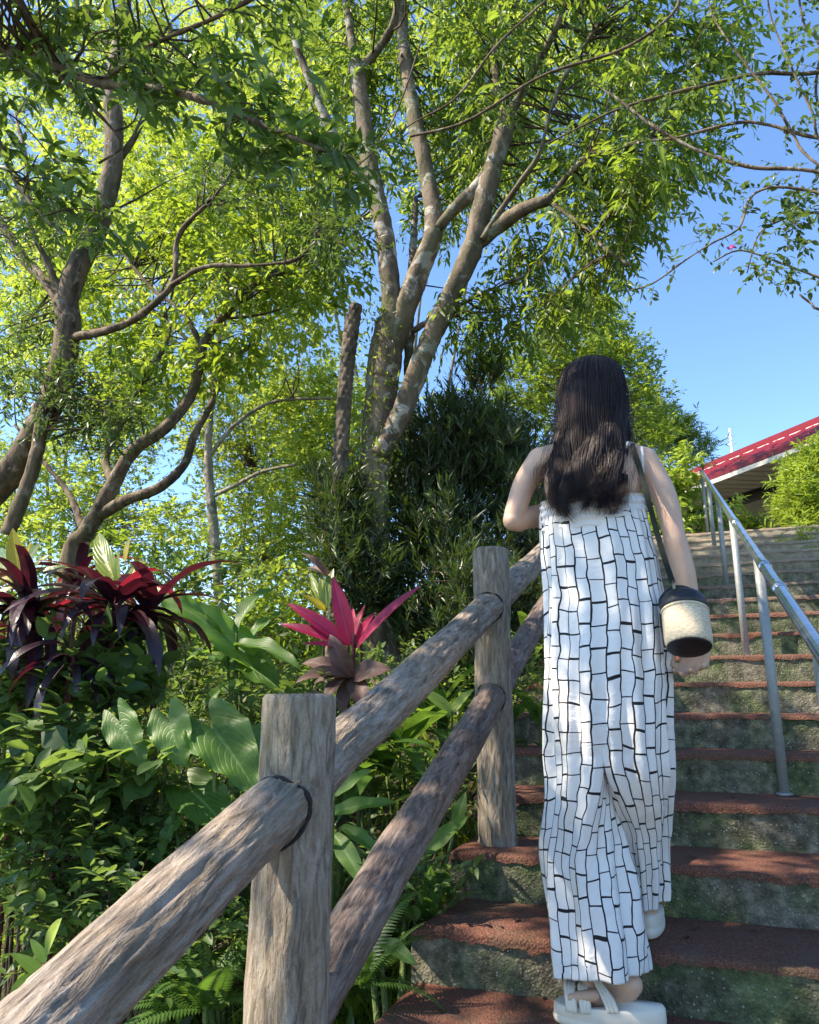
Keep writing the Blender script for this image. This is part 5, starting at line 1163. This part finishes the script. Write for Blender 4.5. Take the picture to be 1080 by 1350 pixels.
# trunk: shoulders to seat
tz = shL[2]
body.append(blob([(NX, YB + .03, tz + .035), (NX, YB + .02, tz - .01), (NX, YB + .025, tz - .08), (NX, YB + .03, tz - .17), (NX, YB + .03, tz - .27), (NX, YB + .02, tz - .38), (NX - .005, YB + .01, tz - .50), (NX - .005, YB + .03, tz - .62)],
                 [.07, .125, .132, .124, .112, .108, .128, .130], [.05, .068, .085, .09, .082, .078, .10, .09], n=32))
for s, sh in ((-1, shL), (1, shR)):         # trapezius and shoulder blades
    body.append(blob([neck0 + [s*.01, -.01, .02], neck0 + [s*.055, -.012, -.012], sh + [-s*.01, 0, -.008]], [.036, .036, .043], n=16))
    body.append(ellip((NX + s*.075, YB - .028, tz - .09), (.05, .022, .075)))
# left arm, elbow out, forearm forward in front of the chest
eL = at(677, 686, 2.02); wL = np.array([NX - .06, 2.27, eL[2] + .08])
body.append(blob([shL, shL*.6 + eL*.4 + [-.012, -.004, 0], eL + [.004, 0, .02]], [.036, .033, .029]))
body.append(blob([eL, eL + [.01, .03, .004]], [.030, .031]))
body.append(blob([eL + [.004, .012, .004], eL*.65 + wL*.35, wL], [.031, .033, .021]))
# right arm hanging down to the bag
eR = at(890, 712, 2.03); wR = at(917, 832, 2.05)
body.append(blob([shR, shR*.55 + eR*.45 + [.014, 0, 0], eR + [0, 0, .01]], [.035, .033, .028]))
body.append(blob([eR, eR*.62 + wR*.38 + [.002, 0, 0], wR], [.030, .031, .020], [.030, .030, .020]))
def hand(w, fdir, pdir, side, curl, L=.17, thumb_side=1):
    """w wrist, fdir along the palm, pdir out of the palm, side towards the thumb"""
    f = nrm(fdir); s = nrm(np.array(side) - f*np.dot(f, side)); p = np.cross(f, s); p = p if np.dot(p, pdir) > 0 else -p; out = []
    out.append(blob([w - f*.01, w + f*.03, w + f*.065, w + f*.085], [.024, .034, .039, .037], [.019, .015, .014, .012], side=s, n=16))
    for k, (o_, l_, r_) in enumerate([(.029, .068, .0082), (.010, .076, .0086), (-.010, .070, .0082), (-.028, .055, .0072)]):
        b = w + f*(.078 - .005*abs(k - 1)) + s*o_; a = curl*.5; pts = [b - f*.02]; d = f.copy(); 
        pts.append(b)
        for j, q in enumerate((.45, .32, .23)):
            a2 = curl*(.55 + .5*j) + k*.05; d = nrm(f*math.cos(a2) + p*math.sin(a2) + s*o_*1.5); pts.append(pts[-1] + d*l_*q)
        out.append(blob(pts, [r_*1.1, r_*1.1, r_, r_*.9, r_*.75], n=10))
    b = w + f*.02 + s*.026; pts = [b - s*.012, b + s*.018 + f*.022 + p*.008, b + s*.024 + f*.048 + p*.02, b + s*.016 + f*.068 + p*.032]
    out.append(blob(pts, [.014, .0115, .010, .0078], n=10)); return out
body += hand(wR, (-.12, .02, -1), (-.35, -.9, .05), (-.93, .3, 0), 1.15)
body += hand(wL, (.8, .35, .35), (.2, -.2, 1.), (.1, .9, .35), .7)
# head with face
body.append(ellip(hp(0, -.006, .018), (.070, .088, .092), HF))
body.append(ellip(hp(0, .028, -.045), (.055, .060, .068), HF))
body.append(blob([hp(0, .045, -.095), hp(0, .075, -.098)], [.022, .018], n=12))
body.append(blob([hp(0, .086, .012), hp(0, .098, -.012), hp(0, .104, -.03)], [.007, .009, .012], n=10))
body.append(blob([hp(-.022, .084, -.064), hp(0, .091, -.062), hp(.022, .084, -.064)], [.005, .008, .005], n=10))
body.append(blob([hp(-.02, .083, -.072), hp(0, .089, -.073), hp(.02, .083, -.072)], [.004, .008, .004], n=10))
for s in (-1, 1):
    body.append(ellip(hp(s*.03, .070, .022), (.020, .014, .008), HF)); body.append(ellip(hp(s*.036, .062, -.03), (.022, .022, .02), HF))
    body.append(blob([hp(s*.074, -.004, .012), hp(s*.082, -.016, .002), hp(s*.078, -.006, -.022)], [.009, .011, .007], [.005, .006, .005], n=10))
# legs; the left foot is lifting its heel out of the sandal, the right one is a step higher
hipL = np.array([NX - .065, YB + .03, tz - .60]); hipR = np.array([NX + .075, YB + .03, tz - .60])
anL = at(806, 1300, 2.03); anR = at(853, 1206, 2.27)
kL = (hipL + anL)/2 + [-.03, .05, .02]; kR = (hipR + anR)/2 + [.02, .14, .04]
body.append(blob([hipL, hipL*.5 + kL*.5, kL, kL*.6 + anL*.4 + [0, -.02, 0], anL + [0, 0, .02]], [.066, .058, .046, .042, .028]))
body.append(blob([hipR, hipR*.5 + kR*.5, kR, kR*.6 + anR*.4 + [0, -.02, 0], anR + [0, 0, .02]], [.066, .058, .046, .042, .028]))
SLz = -.725 + .052; heelL = at(836, 1296, 2.0); toeL = at(752, 1334, 2.0); toeL[2] = SLz + .012; ballL = at(778, 1334, 2.0); ballL[2] = SLz + .016
body.append(blob([heelL + [-.006, 0, -.004], (heelL + anL)/2 + [0, 0, -.014], anL + [-.02, 0, -.03], ballL + [0, 0, .012]], [.026, .030, .031, .026], [.026, .030, .03, .020], side=(0, 1, 0), n=16))
body.append(blob([anL + [0, 0, .03], anL + [.004, 0, -.012]], [.031, .031], n=16))
for k in range(5):
    yy = (k - 2)*.0165; l = .03 - .004*k; a = ballL + [-.004, yy, .0]; body.append(blob([a + [.02, 0, .006], a + [-.015, 0, .0], a + [-.015 - l*.6, yy*.1, -.004]], [.0125, .0105, .0095] if k else [.014, .0135, .012], n=10))
heelR = anR + [0, -.028, -.026]; SRz = -.59 + .048; heelR[2] = SRz + .03; fR = nrm((-.04, 1, 0)); bR = heelR + fR*.15; bR[2] = SRz + .016
body.append(blob([heelR, (heelR + anR)/2, anR + [0, .0, .01]], [.027, .029, .029], n=16))
body.append(blob([heelR, heelR + fR*.07 + [0, 0, .012], bR], [.026, .033, .036], [.026, .028, .016], n=16))
for k in range(5):
    s_ = np.cross(fR, Z); a = bR - s_*(k - 2)*.0165*(-1); body.append(blob([a - fR*.01, a + fR*.02, a + fR*(.048 - .005*k)], [.0125, .0105, .009], n=10))
bo = fuse('body', body, M['skin'], person, .0042, 5, .5)
# eyes and brows
for s in (-1, 1):
    mb = MB(); mb.add(*ellip(hp(s*.03, .076, .010), (.0125, .012, .0095), HF, 12)); mb.build('eye', simple('eye_white', (.7, .68, .65), .2) if s < 0 else bpy.data.materials['eye_white'], person)
    mb = MB(); mb.add(*ellip(hp(s*.03, .0855, .010), (.0055, .004, .0055), HF, 8)); mb.build('iris', simple('iris', (.03, .015, .01), .1) if s < 0 else bpy.data.materials['iris'], person)
    mb = MB(); mb.tube([hp(s*.014, .088, .032), hp(s*.03, .088, .037), hp(s*.046, .078, .031)], [.002, .0028, .001], 6); mb.build('eyebrow', M['hair'], person)
mb = MB(); mb.tube([hp(-.021, .0905, -.067), hp(-.008, .0985, -.064), hp(0, .100, -.066), hp(.008, .0985, -.064), hp(.021, .0905, -.067)], [.001, .004, .0045, .004, .001], 8)
mb.build('lips', simple('lips', (.5, .16, .14), .4), person)

# ---- hair
def hair_pt(s, l, t):
    """s -1..1 across, l 0..1 depth layer (1 = outside), t 0..1 from the crown of the head to the ends"""
    s = np.asarray(s); t = np.asarray(t); l = np.asarray(l)
    end = .462 + .012*np.sin(s*5 + 1) + .04*(1 - l) + .02*np.abs(s)
    sc = .88 + .12*l
    k = lambda A: np.interp(t, TT, A)
    z = np.where(t < .42, HC[2] + k(HZ_)*(.93 + .07*l), 0)
    zl = HC[2] + HZ42 + (end - HC[2] - HZ42)*np.clip((t - .42)/.58, 0, 1.05); z = np.where(t < .42, z, zl + (HZ42*(.07*l - .07))*np.clip(1 - (t - .42)*6, 0, 1))
    a = s*R(118)*np.interp(t, [0, .38, .65, 1], [1, 1, .80, .70])
    lw = np.interp(t, [0, .3, .6], [.12, .14, .5]); tq = np.clip((t - .35)/.65, 0, 1)
    wob = .007*np.sin(tq*13 + s*7 + l*3)*tq + .004*np.sin(tq*23 + s*17)*tq
    X = HC[0] + k(HX_) + np.sin(a)*k(HW_)*sc + wob; Y = k(HY_) - np.cos(a)*k(HD_)*(1 - lw + lw*l) + .007*np.sin(tq*15 + s*11 + 2)*tq
    return np.stack([X, Y, z], -1)
_t = np.array([0, .04, .10, .17, .25, .33, .42, .52, .65, .8, 1.04])
def _sp(A):
    q, _ = resample(np.stack([_t, np.array(A), 0*_t], 1), [1]*len(_t), .002); return q
TT = np.linspace(0, 1.04, 240)
def _tab(A): q = _sp(A); o = np.argsort(q[:, 0]); return np.interp(TT, q[o, 0], q[o, 1])
HW_ = _tab([0, .030, .058, .078, .089, .094, .097, .102, .108, .104, .080])
HD_ = _tab([0, .036, .066, .088, .102, .108, .106, .098, .082, .066, .046])
HY_ = _tab([HC[1] + .03, HC[1] + .028, HC[1] + .022, HC[1] + .012, HC[1] + .004, HC[1], HC[1] - .002, 2.085, 2.05, 2.008, 1.975])
HX_ = _tab([.004, .004, .003, .002, 0, 0, -.002, -.005, -.010, -.016, -.02])
HZ_ = _tab([.128, .125, .111, .085, .045, -.002, -.062, -.13, -.2, -.3, -.4]); HZ42 = float(np.interp(.42, TT, HZ_))

ns, nt = 64, 60
ss_, tt_ = np.meshgrid(np.linspace(-1, 1, ns), np.linspace(0, .93, nt), indexing='ij')
Vo = hair_pt(ss_.ravel(), np.full(ns*nt, .80), tt_.ravel()); Vi = hair_pt(ss_.ravel(), np.full(ns*nt, .15), tt_.ravel())
I = np.arange(ns - 1)[:, None]*nt + np.arange(nt - 1)[None]; Qh = np.stack([I, I + nt, I + nt + 1, I + 1], -1).reshape(-1, 4)
b_ = np.arange(ns - 1)*nt + nt - 1; Qb = np.stack([b_, b_ + nt, b_ + nt + ns*nt, b_ + ns*nt], -1)
base_tint = np.full(2*ns*nt, .3)
hair = link('hair', mk('hair', np.concatenate([Vo, Vi]), [Qh, Qh[:, ::-1] + ns*nt, Qb], True, attr={'tint': base_tint}), None, M['hair']); adopt(hair, person)
rng = np.random.default_rng(12); nS = 4200; K = 32
s0 = rng.uniform(-1, 1, nS); clump = np.round(s0*26)/26 + rng.normal(0, .004, nS); l0 = rng.uniform(.55, 1.06, nS)
t1 = np.clip(.965 + .05*np.sin(s0*14 + 1) + .02*np.sin(s0*37) + rng.normal(0, .018, nS), .8, 1.04); tk = np.linspace(0, 1, K)
Sx = s0[:, None]*(1 - tk) + (s0*.45 + clump*.55)[:, None]*tk; Tx = tk[None]*t1[:, None]; Lx = np.broadcast_to(l0[:, None], Sx.shape)
Pst = hair_pt(Sx.ravel(), Lx.ravel(), Tx.ravel()).reshape(nS, K, 3)
ph = np.round(s0*9)[:, None]*2.1 + rng.normal(0, .5, (nS, 1)); am = rng.uniform(.4, 1, (nS, 1))*np.clip(tk - .3, 0, 1)*.010; fq = 15 + 4*np.sin(np.round(s0*9))[:, None]
Pst[..., 0] += am*np.sin(fq*tk + ph + s0[:, None]*9); Pst[..., 1] += am*.5*np.sin(fq*tk + ph*1.3)
curl_ = np.clip((tk - .86)/.14, 0, 1)**2; Pst[..., 0] += curl_*(.016*np.sin(s0*31 + 2)[:, None] + rng.normal(0, .011, (nS, 1))); Pst[..., 1] -= curl_*np.abs(rng.normal(0, .010, (nS, 1)))
fly = rng.uniform(0, 1, (nS, 1)) < .09; Pst[..., 0] += fly*(np.clip(tk - .25, 0, 1)*rng.normal(0, .03, (nS, 1)) + .004*np.sin(tk*20 + ph)); Pst[..., 0] += fly*np.sign(s0)[:, None]*.006*np.clip(tk*5, 0, 1)
Rs = np.broadcast_to((.00085*np.clip((1.02 - tk)*4, .12, 1))[None], (nS, K))*np.where(fly, .45, 1)
v, q = multi_tubes(Pst, Rs, 3); st_ = link('strands', mk('strands', v, q, True, attr={'tint': np.repeat(rng.uniform(0, 1, nS), K*3)}), None, M['hair']); adopt(st_, person); st_['kind'] = 'stuff'

# ---- jumpsuit
def sm(x): x = np.clip(x, 0, 1); return x*x*(3 - 2*x)
TH = 200
th = np.arange(TH)*2*math.pi/TH                 # 0 = her right (+X), pi/2 = front (+Y), pi = left, 3pi/2 = back
zt_ = np.array([.52, .44, .35, .24, .12, .045, -.05, -.13]); 
hwv = np.array([.134, .143, .148, .152, .155, .156, .154, .155]); hdv = np.array([.088, .097, .100, .105, .118, .122, .120, .115]); cxv = np.array([-.224, -.217, -.210, -.205, -.208, -.211, -.216, -.220]); cyv = np.array([2.055, 2.055, 2.055, 2.055, 2.05, 2.05, 2.05, 2.06])
def folds(th_, z, a):
    return a*(np.sin(th_*11 + 2.2*np.sin(z*4.2) + 1) *.5 + .38*np.sin(th_*19 + 3*np.sin(z*3.1 + 1.5)) + .30*np.sin(th_*7 - z*5 + .5)) 
def folds_leg(th_, z, a):
    return a*(np.sin(th_*5 + 1.6*np.sin(z*4.2) + 1)*.62 + .34*np.sin(th_*9 + 2*np.sin(z*3.1 + 1.5)) + .12*np.sin(th_*16 + z*4))
def wrink(P, a): return a*fbm(P*np.array([13, 13, 6.]), 61, 3)
zs = np.linspace(1, 0, 95)*(.52 + .13) - .13; V = []; UV = []; uref = .155*5.2
for z in zs:
    zi = lambda A: np.interp(z, zt_[::-1], A[::-1])
    e = 2.3; ct, stn = np.cos(th), np.sin(th); x = np.sign(ct)*np.abs(ct)**(2/e); y = np.sign(stn)*np.abs(stn)**(2/e)
    a = .0075 + .006*sm((.36 - z)/.5)
    top = sm((.53 - z)/.03)
    P = np.stack([zi(cxv) + zi(hwv)*x, zi(cyv) + zi(hdv)*y, np.full(TH, z)], -1)
    # the back neckline dips below the front one
    dip = .055*np.clip(-stn, 0, 1)**1.2*sm((z - .36)/.16); P[:, 2] -= dip
    N_ = nrm(np.stack([x*zi(hdv), y*zi(hwv), 0*x], -1)); dsp = folds(th, z, a)*top + wrink(P, .0045*top)
    crease = -.010*np.exp(-((th - 1.5*math.pi)/.06)**2)*sm((.2 - z)/.3); dsp = dsp + crease; V.append(P + N_*dsp[:, None]); UV.append(np.stack([th/(2*math.pi)*uref, P[:, 2]], -1))
nr = len(zs); V = np.array(V); UV = np.array(UV)
mbj = MB(); i = np.arange(nr - 1)[:, None]*(TH + 1); j = np.arange(TH)[None]
V1 = np.concatenate([V, V[:, :1]], 1); UV1 = np.concatenate([UV, UV[:, :1] + [uref, 0]], 1)
mbj.add(V1.reshape(-1, 3), np.stack([i + j, i + TH + 1 + j, i + TH + 2 + j, i + j + 1], -1).reshape(-1, 4), None, UV1.reshape(-1, 2))
base = V[-1]; buv = UV[-1]; cx0 = cxv[-1]
hemL = at(790, 1281, 2.02); hemR = at(864, 1188, 2.22)
def leg(side, c_end, hw_e, hd_e, zend, knee):
    if side > 0: idx = np.r_[np.arange(150, 200), np.arange(0, 51)]       # right half, from back (3pi/2) through +X to front
    else: idx = np.arange(50, 151)                                       # front through -X to back
    outer = base[idx]; ouv = buv[idx].copy()
    if side > 0: ouv[50:, 0] += uref
    ni_ = 60; t = np.linspace(0, 1, ni_ + 2)[1:-1, None]; inner = outer[-1]*(1 - t) + outer[0]*t; inner = inner.copy(); inner[:, 2] = base[0, 2] - .0
    ring0 = np.concatenate([outer, inner]); n_ = len(ring0); iu = ouv[-1, 0] + (np.linspace(0, 1, ni_ + 2)[1:-1])*.30
    ru = np.concatenate([ouv[:, 0], iu]); thl = np.concatenate([np.linspace(-math.pi/2, math.pi/2, 101) if side > 0 else np.linspace(math.pi/2, 3*math.pi/2, 101), (np.linspace(math.pi/2, 3*math.pi/2, ni_ + 2) if side > 0 else np.linspace(-math.pi/2, math.pi/2, ni_ + 2))[1:-1]])
    rows = 110; VV = []; UU = []; c0 = np.array([cx0 + side*.078, base[:, 1].mean(), base[0, 2]])
    for r in range(rows + 1):
        k = r/rows; z = base[0, 2]*(1 - k) + zend*k; kk = sm(k*1.7)
        kc = sm(k) if side > 0 else k; c = c0*(1 - kc) + c_end*kc + knee*math.sin(math.pi*k)**2; hw = (.084*(1 - k) + hw_e*k) + .01*math.sin(math.pi*k); hd = .115*(1 - k) + hd_e*k
        ell = np.stack([c[0] + hw*np.cos(thl), c[1] + hd*np.sin(thl), np.full(n_, z)], -1)
        lin = ring0 + (c - c0)*[1, 1, 0]; lin[:, 2] = z
        P = lin*(1 - kk) + ell*kk; nv = nrm(np.stack([np.cos(thl), np.sin(thl), 0*thl], -1))
        a = .008 + .010*k; d = folds_leg(thl + side, z*1.2 + side, a) + wrink(P + [side*3, 0, 0], .008 + .006*k); d = d*sm(k*2.2)
        Q = P + nv*d[:, None]; Q[:, 2] += .012*np.sin(thl*1 + (2.2 if side < 0 else .5))*k**3
        if side > 0: Q[:, 2] += .0
        VV.append(Q); UU.append(np.stack([ru, np.full(n_, z)], -1))
    VV = np.array(VV); UU = np.array(UU); VV = np.concatenate([VV, VV[:, :1]], 1); last = UU[:, :1].copy(); last[..., 0] = iu[-1] + .005; UU = np.concatenate([UU, last], 1); n2 = n_ + 1
    # a turned hem gives the cloth an edge
    hem = VV[-1].copy(); cc = hem.mean(0); inn = hem + (cc - hem)*.02 + [0, 0, .001]; up_ = inn + [0, 0, .03]
    VV = np.concatenate([VV, inn[None], up_[None]]); UU = np.concatenate([UU, UU[-1:], UU[-1:] + [0, .03]])
    m_ = len(VV); i = np.arange(m_ - 1)[:, None]*n2; j = np.arange(n2 - 1)[None]
    mbj.add(VV.reshape(-1, 3), np.stack([i + j, i + j + n2, i + j + n2 + 1, i + j + 1], -1).reshape(-1, 4), None, UU.reshape(-1, 2))
leg(-1, np.array([hemL[0], 2.02, 0]), .108, .098, hemL[2] - .0, np.array([-.008, .03, 0]))
leg(1, np.array([hemR[0] - .03, 2.235, 0]), .056, .08, hemR[2] - .0, np.array([-.012, .02, 0]))
mbj.build('jumpsuit', M['dress'], person)
# white bandeau under it, ruched
V = []; zz = np.linspace(.452, .535, 20)
for z in zz:
    k = (z - .452)/.083; r = .0035*np.sin(k*26 + .8*np.sin(th*9)) + .002*np.sin(k*math.pi)
    V.append(np.stack([-.222 + (.1395 + r)*np.cos(th), 2.055 + (.0915 + r)*np.sin(th), np.full(TH, z) - .012*np.clip(-np.sin(th), 0, 1)], -1))
V = np.array(V); i = np.arange(19)[:, None]*TH; j = np.arange(TH)[None]; j2 = (j + 1) % TH
link_o = link('bandeau', mk('bandeau', V.reshape(-1, 3), np.stack([i + j, i + j2, i + TH + j2, i + TH + j], -1).reshape(-1, 4)), None, M['white_cloth']); adopt(link_o, person)
def ribbon(name, pts, w, t, mat, parent, out=(0, -1, .15), step=.012):
    P, _ = resample(pts, [1]*len(pts), step); T = nrm(np.gradient(P, axis=0)); o = np.array(out, float); S = nrm(np.cross(T, o)); N_ = np.cross(S, T); n = len(P)
    V = np.stack([P + S*w/2 + N_*t/2, P - S*w/2 + N_*t/2, P - S*w/2 - N_*t/2, P + S*w/2 - N_*t/2], 1).reshape(-1, 3); i = np.arange(n - 1)[:, None]*4; j = np.arange(4)[None]; j2 = (j + 1) % 4
    Q = np.stack([i + j, i + j2, i + 4 + j2, i + 4 + j], -1).reshape(-1, 4); Q = np.concatenate([Q, [[0, 1, 2, 3], [4*n - 1, 4*n - 2, 4*n - 3, 4*n - 4]]])
    ob = link(name, mk(name, V, Q, False), None, mat)
    if parent is not None: adopt(ob, parent)
    return ob
YK = YB - .052
topz = tz + .045
from mathutils.bvhtree import BVHTree
bvh = BVHTree.FromObject(bo, bpy.context.evaluated_depsgraph_get()); bshift = Vector(person.location)
def on_skin(x, y, lift=.003):          # point of the back that shows at this pixel
    d = Vector(ray(x, y)).normalized(); off = bo.matrix_world.translation - Vector((0, 0, 0)); h = bvh.ray_cast(Vector((0, 0, 0)), d)
    if h[0] is None: return None
    return np.array(h[0] + h[1]*lift)
def strap(pts, w=.006, mat='white_cloth', parent=None, nm='strap', ext=True, thick=.003):
    q = [on_skin(x, y) for x, y in pts]; q = [k for k in q if k is not None]
    if ext: e = q[-1]; q += [e + [0, .03, .006], e + [0, .07, -.006], e + [-.005, .105, -.05]]
    return ribbon(nm, q, w, thick, M[mat], parent or person)
strap([(810, 662), (814, 640), (819, 615), (824, 592), (827, 584)])
strap([(851, 664), (850, 640), (848, 615), (846, 592), (845, 586)])
strap([(724, 662), (727, 640), (731, 615), (734, 594), (735, 588)])

# ---- sandals
def sandal(label, c, f, L, W, h, zs_):
    f = nrm(f); s = np.cross(f, Z); n = 60; a = np.arange(n)*2*math.pi/n; root = link('sandal', None); root.empty_display_size = .05
    x = np.cos(a)*L/2; wid = W/2*(1 + .14*np.cos(a)); y = np.sign(np.sin(a))*np.abs(np.sin(a))**.8*wid
    V = []
    for (sc, z) in [(.0, 0), (.93, 0), (1., .004), (1.02, h*.35), (.985, h*.42), (1.0, h*.5), (.99, h*.9), (.95, h), (0, h - .003)]:
        V.append(np.array(c) + np.outer(x*sc, f) + np.outer(y*sc, s) + np.array([0, 0, zs_ - c[2]]) + np.outer(z*(1 - .16*np.cos(a)) + .10*z*np.maximum(0, -np.cos(a))**3, Z))
    V = np.array(V); m = len(V); i = np.arange(m - 1)[:, None]*n; j = np.arange(n)[None]; j2 = (j + 1) % n
    me = mk('sandal', V.reshape(-1, 3), np.stack([i + j, i + j2, i + n + j2, i + n + j], -1).reshape(-1, 4)); me.materials.append(M['sandal'])
    bpy.data.objects.remove(root); o = link('sandal', me); adopt(o, person); return o
def sub(o, par):                          # make o a piece of par (both already under the person)
    o.parent = par; o.matrix_parent_inverse = Matrix.Identity(4); m = par.matrix_parent_inverse
    o.matrix_parent_inverse = Matrix.Identity(4); return o
cL = at(803, 1335, 2.0); sl = sandal('', cL, (-1, .10, 0), .255, .098, .050, -.725 + .001)
def cord(pts, r, par):
    P, _ = resample(pts, [r]*len(pts), .006); V, Q, T, uv = tube(P, r, 10); o = link('strap', mk('strap', V, [Q, T], True, uv), None, M['sandal']); return sub(o, par)
for x, w_ in ((752, .044), (756, .045), (760, .046), (770, .044), (774, .043), (778, .042)):
    c = at(x, 1330, 2.0); zt = -.725 + .05
    cord([np.array([c[0] + .004, 2.0 - w_, zt - .012]), np.array([c[0] + .001, 2.0 - w_*.86, zt + .016]), np.array([c[0] - .004, 2.0 - .012, zt + .034]), np.array([c[0] - .002, 2.0 + w_*.7, zt + .024]), np.array([c[0], 2.0 + w_, zt - .01])], .0065, sl)
for dx in (0, 5, 10):
    cord([at(804 + dx, 1336, 1.952), at(797 + dx, 1318, 1.960), at(787 + dx*.6, 1298, 1.985), at(784 + dx*.3, 1288, 2.01), at(792, 1284, 2.05), at(812, 1300, 2.075), at(822 + dx*.4, 1325, 2.05)], .0052, sl)
cR = heelR + fR*.085; sr = sandal('', cR, fR, .245, .088, .046, -.59 + .001)
hr_ = heelR
sub(ribbon('strap', [hr_ + [-.036, .05, .0], hr_ + [-.034, .0, .035], hr_ + [0, -.032, .042], hr_ + [.034, .0, .035], hr_ + [.036, .05, 0]], .011, .004, M['sandal'], None, (0, -.3, 1), .006), sr)
sub(ribbon('strap', [bR + [-.046, 0, 0], bR + [-.02, -.0, .026], bR + [.02, 0, .026], bR + [.046, 0, 0]], .014, .004, M['sandal'], None, (0, -.2, 1), .006), sr)

# ------------------------------------------------------------------ bag
bt = at(901, 797, 1.945); bb = at(908, 850, 1.90); ax = nrm(np.array([.04, -.42, -1.])); bagc = at(903, 808, 1.94)
bag = empty('bag', bagc, 'small round straw bag with black lid hanging by the hand of the woman', 'bag')
def lathe(name, prof, n, mat, fac=None):
    s = nrm(np.cross(ax, Z)); u = np.cross(s, ax); a = np.arange(n)*2*math.pi/n; V = []; UV = []
    for (r, h) in prof: V.append(bagc + ax*h + r*(np.cos(a)[:, None]*s + np.sin(a)[:, None]*u)); UV.append(np.stack([a/(2*math.pi), np.full(n, h)*3], -1))
    V = np.array(V); m = len(V); i = np.arange(m - 1)[:, None]*n; j = np.arange(n)[None]; j2 = (j + 1) % n
    o = link(name, mk(name, V.reshape(-1, 3), np.stack([i + j, i + j2, i + n + j2, i + n + j], -1).reshape(-1, 4), True, np.array(UV).reshape(-1, 2)), None, mat); adopt(o, bag); return o
rB = .054
lathe('straw_body', [(.0, .0), (rB*.96, .0), (rB, .006), (rB*1.01, .03), (rB*1.01, .07), (rB*.98, .086), (rB*.93, .090), (.0, .089)], 64, M['straw'])
lathe('rim_band', [(rB*.98, -.004), (rB*1.035, -.003), (rB*1.035, .003), (rB*.98, .004)], 64, M['straw'])
lathe('lid', [(0, -.052), (rB*.5, -.051), (rB*.78, -.046), (rB*.95, -.034), (rB*1.03, -.016), (rB*1.04, -.004), (rB*.9, -.003), (0, -.003)], 48, M['black_leather'])
lathe('base', [(rB*.90, .084), (rB*.94, .0905), (rB*.90, .0935), (rB*.5, .0945), (0, .0945)], 6 if False else 48, M['black_leather'])
s_ = nrm(np.cross(ax, Z)); u_ = np.cross(s_, ax); hc = bagc - ax*.046
MB().tube(resample([hc + s_*(-.032) + u_*.0, hc - s_*.022 - ax*.016, hc - ax*.026, hc + s_*.026 - ax*.022, hc + s_*.050 + ax*.004, hc + s_*.054 + ax*.028], [.0045]*6, .005)[0], .0048, 8).build('handle', M['black_leather'], bag)
sh_ = on_skin(834, 590, .005)
sp = [at(893, 792, 1.93), at(887, 768, 1.945), at(872, 722, 1.95), at(855, 660, 1.955), at(845, 622, sh_[1] - .02), sh_, sh_ + [0, .035, .012], sh_ + [0, .07, .002], sh_ + [0, .11, -.06]]
rb = ribbon('shoulder_strap', [at(*p) if False else p for p in sp[1:]], .0135, .003, M['strap_green'], bag, (-.1, -1, .1))
MB().tube([sp[1] + [0, 0, .004], sp[0]*.6 + sp[1]*.4, sp[0]], [.0035, .003, .004], 8).build('buckle', M['gold'], bag)
mb = MB(); mb.tube([bagc + s_*rB*1.04 + ax*.0, bagc + s_*rB*1.05 + ax*.04, bagc + s_*rB*1.0 + ax*.09], .003, 6); mb.build('side_tab', M['black_leather'], bag)
